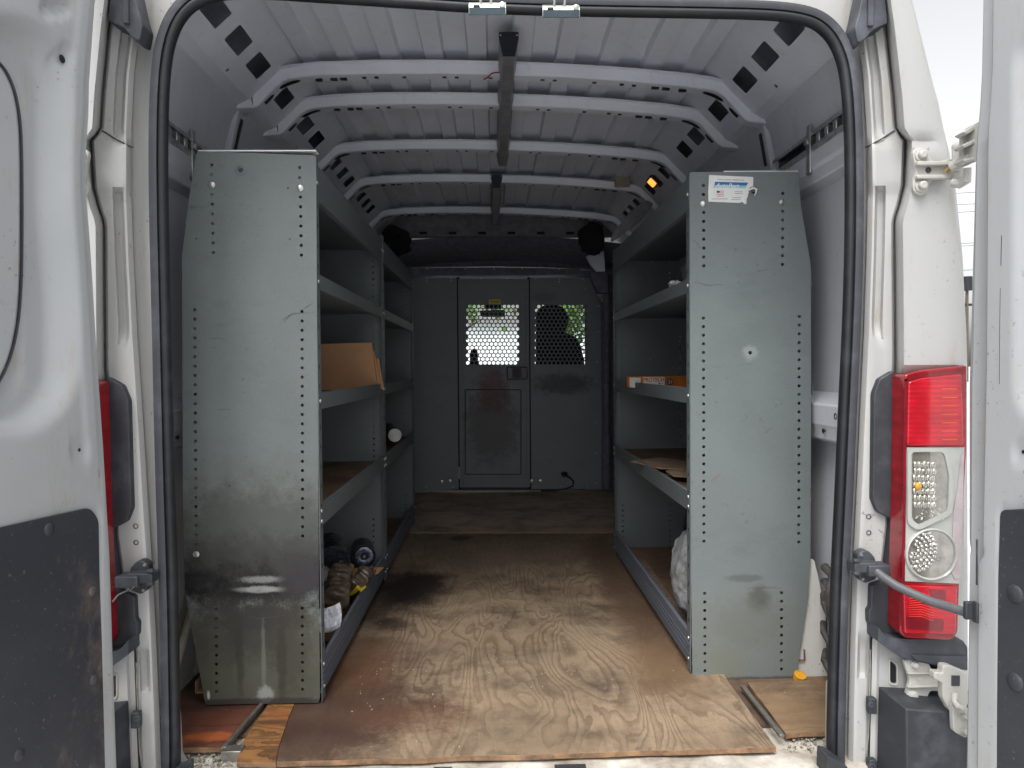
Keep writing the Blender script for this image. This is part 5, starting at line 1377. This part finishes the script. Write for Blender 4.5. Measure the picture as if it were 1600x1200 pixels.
# right: white wad, cardboard sheets, sack
q = crumple(P(1056, 445, 2.30), (.020, .03, .012), 5, sub=4); tag(obj('white_cloth', q, LWHITE, None), 'small white wad on the upper shelf of the stickered unit', 'cloth')
for i, (px, z, lab) in enumerate((([(985, 722), (1030, 716), (1080, 722), (1085, 735), (1030, 733)], .510, 'greyish ribbed cardboard sheet on the lower shelf of the stickered unit'), ([(1040, 737), (1085, 733), (1090, 748), (1052, 745)], .512, 'small torn cardboard piece in front of the ribbed sheet'))):
    pts = [PZ(u, v, z) for u, v in px]; q = MB(); q.prism(pts, (0, 0, .004)); tag(obj('cardboard_sheet', q, CARD_D, None, bevel=.001), lab, 'cardboard')
q = crumple(P(1078, 895, 2.28), (.058, .10, .135), 6, .12, 1.6, 5); tag(obj('grey_sack', q, SACK, None), 'pale grey fibrous sack standing behind the stickered end panel', 'sack')
# amber cap by the right unit foot
c = P(1250, 1056, 1.955); q = MB(); q.lathe(c, (.1, -.45, 1), [(-.014, .015), (-.002, .0165), (.004, .0165), (.004, .013), (.002, .012), (.002, 0)], 24); tag(obj('amber_cap', q, AMBER, None), 'small amber plastic cap at the foot of the stickered panel', 'cap')
# pipes at the left rear corner
q = MB(); q.tube([P(266, 1072, 1.90), P(280, 1022, 1.98), P(300, 952, 2.08), P(312, 905, 2.14)], .0125, 14); tag(obj('cream_pipe', q, PVC, None), 'cream plastic pipe leaning in the left rear corner', 'pipe')
q = MB(); q.tube([P(262, 1040, 1.95), P(270, 990, 2.0), P(282, 945, 2.05), P(288, 900, 2.12), P(288, 860, 2.2)], .020, 14); tag(obj('grey_hose', q, OLIVE, None), 'mottled grey hose behind the cream pipe', 'hose')
# wheel-arch liner panels
rows = []
for j in range(12):
    t_2 = j / 11; v = 1090 - 95 * t_2
    rows.append([P(258 + 58 * s_ - 10 * t_2 * s_, v + 3 * mnoise.noise(Vector((s_ * 5, t_2 * 5, 0))), 2.10 + .02 * mnoise.noise(Vector((s_ * 4, t_2 * 4, 2)))) for s_ in [k / 11 for k in range(12)]])
q = MB(); q.grid(rows); part('wheel_arch', q, FLOOR_METAL)
q = MB(); q.prism([P(u, v, 1.985) for u, v in round_poly([(1240, 870), (1272, 874), (1280, 908), (1290, 960), (1294, 1020), (1292, 1048), (1304, 1085), (1240, 1070)], 4, 3)], (0, .004, 0)); part('wheel_arch', q, white_paint('scuffed wheel arch paint', (.62, .61, .58), 1.4, .5, 3.0))
q = MB()
random.seed(2)
for k in range(7): q.tube([P(1280 + k * 1.5 + random.uniform(0, 8), 885 + k * 22, 1.97), P(1290 + random.uniform(-4, 12), 900 + k * 22, 1.93), P(1300 + random.uniform(-6, 8), 925 + k * 22, 1.90), P(1303 + random.uniform(-6, 8), 960 + k * 18, 1.90)], random.uniform(.006, .013), 8)
tag(obj('tangled_straps', q, fill_mat('old straps', (.02, .02, .02), (.10, .09, .08), 30), None), 'dark tangled straps between the right wheel arch and the wall', 'straps')
# cable at the bulkhead foot
q = MB(); q.tube([P(u, v, 4.95) for u, v in ((882, 742), (890, 746), (896, 752), (895, 759), (884, 764), (868, 766), (845, 767))], .006, 8); t = thing('black_cable', tuple(P(880, 765, 4.95)), 'black cable with plug coming through the foot of the right bulkhead panel', 'cable'); obj('cord', q, CABLE, t)
q = MB(); q.ball(P(882, 741, 4.95), (.022, .02, .018), .2, 2, 2, 1); obj('plug', q, BLACKP, t)

# ================================================================== OUTSIDE
def tree(x, y, h, seed, label):
    t = thing('leafy_tree', (x, y, -.62), label, 'tree', 'trees beyond the windscreen')
    random.seed(seed); q = MB()
    q.tube([(x, y, -.7), (x + .1, y, h * .3), (x - .1, y + .1, h * .6)], [.22, .16, .08], 10)
    for k in range(6):
        a = k * 1.1; z0 = h * (.25 + .05 * k); q.tube([(x, y, z0), (x + cos(a) * h * .16, y + sin(a) * h * .16, z0 + h * .14), (x + cos(a) * h * .26, y + sin(a) * h * .26, z0 + h * .2)], [.09, .05, .02], 6)
    obj('trunk', q, BARK, t)
    q = MB()
    cl_ = [(x + random.gauss(0, h * .17), y + random.gauss(0, h * .17), h * random.uniform(.3, .9)) for _ in range(26)]
    for k in range(2600):
        c = Vector(random.choice(cl_)); p = c + Vector((random.gauss(0, 1), random.gauss(0, 1), random.gauss(0, .8))) * h * .06
        a = Vector((random.uniform(-1, 1), random.uniform(-1, 1), random.uniform(-1, 1))).normalized(); b = a.orthogonal().normalized(); s_ = random.uniform(.09, .2)
        q.add([p - a * s_, p + b * s_ * .5, p + a * s_, p - b * s_ * .5], [(0, 1, 2, 3)])
    obj('crown', q, LEAF, t, smooth=0, recalc=False)
tree(-1.9, 24, 5.6, 1, 'green leafy tree left of the rear-view mirror beyond the windscreen')
tree(3.6, 26, 7.0, 2, 'green leafy tree seen through the right perforated window')
hs_ = thing('pale_house', (0, 34, -.62), 'pale building seen through the left perforated window', 'building')
q = MB(); q.box((-9, 34, -.62), (9, 40, 3.0)); obj('wall', q, SIDING, hs_)
q = MB(); q.prism([(-9.5, 33.6, 3.0), (-9.5, 37, 4.6), (-9.5, 40.5, 3.0)], (19, 0, 0)); obj('roof', q, ROOFT, hs_)
for k in (0, 1, 3, 4):
    q = MB(); q.box((-7.6 + k * 3.4, 33.96, .6), (-6.4 + k * 3.4, 34.02, 2.0)); obj('window', q, WGLASS, hs_)
# utility pole and wires in the gap beside the right door
pb = P(1511, 436, 60)
t = thing('utility_pole', (pb.x, 60, -.62), 'dark utility pole in the gap beside the right rear door', 'pole')
q = MB(); q.cyl((pb.x, 60, -.62), (pb.x, 60, pb.z), .16, .12, 12); obj('post', q, BARK, t)
q = MB(); q.cyl((pb.x, 60, pb.z - 1.0), (pb.x, 60, pb.z + .2), .4, n=14); obj('transformer', q, BLACKP, t); q = MB(); q.box((pb.x - .5, 59.9, pb.z - 2.3), (pb.x + .5, 60.1, pb.z - 2.1)); obj('crossarm', q, BLACKP, t)
for i, v in enumerate((302, 320, 332, 381, 385, 423)):
    a = P(1495, v, 55); b = P(1516, v - 1.2, 55); d = (b - a)
    q = MB(); q.tube([a - d * 6, a, b, b + d * 2.2], .018, 6)
    tag(obj('overhead_wire', q, CABLE, None), ['highest overhead wire across the sky gap', 'second highest overhead wire across the sky gap', 'third highest overhead wire across the sky gap', 'upper wire of the close pair above the utility pole', 'lower wire of the close pair above the utility pole', 'lowest overhead wire, just above the utility pole'][i], 'wire', 'overhead wires')
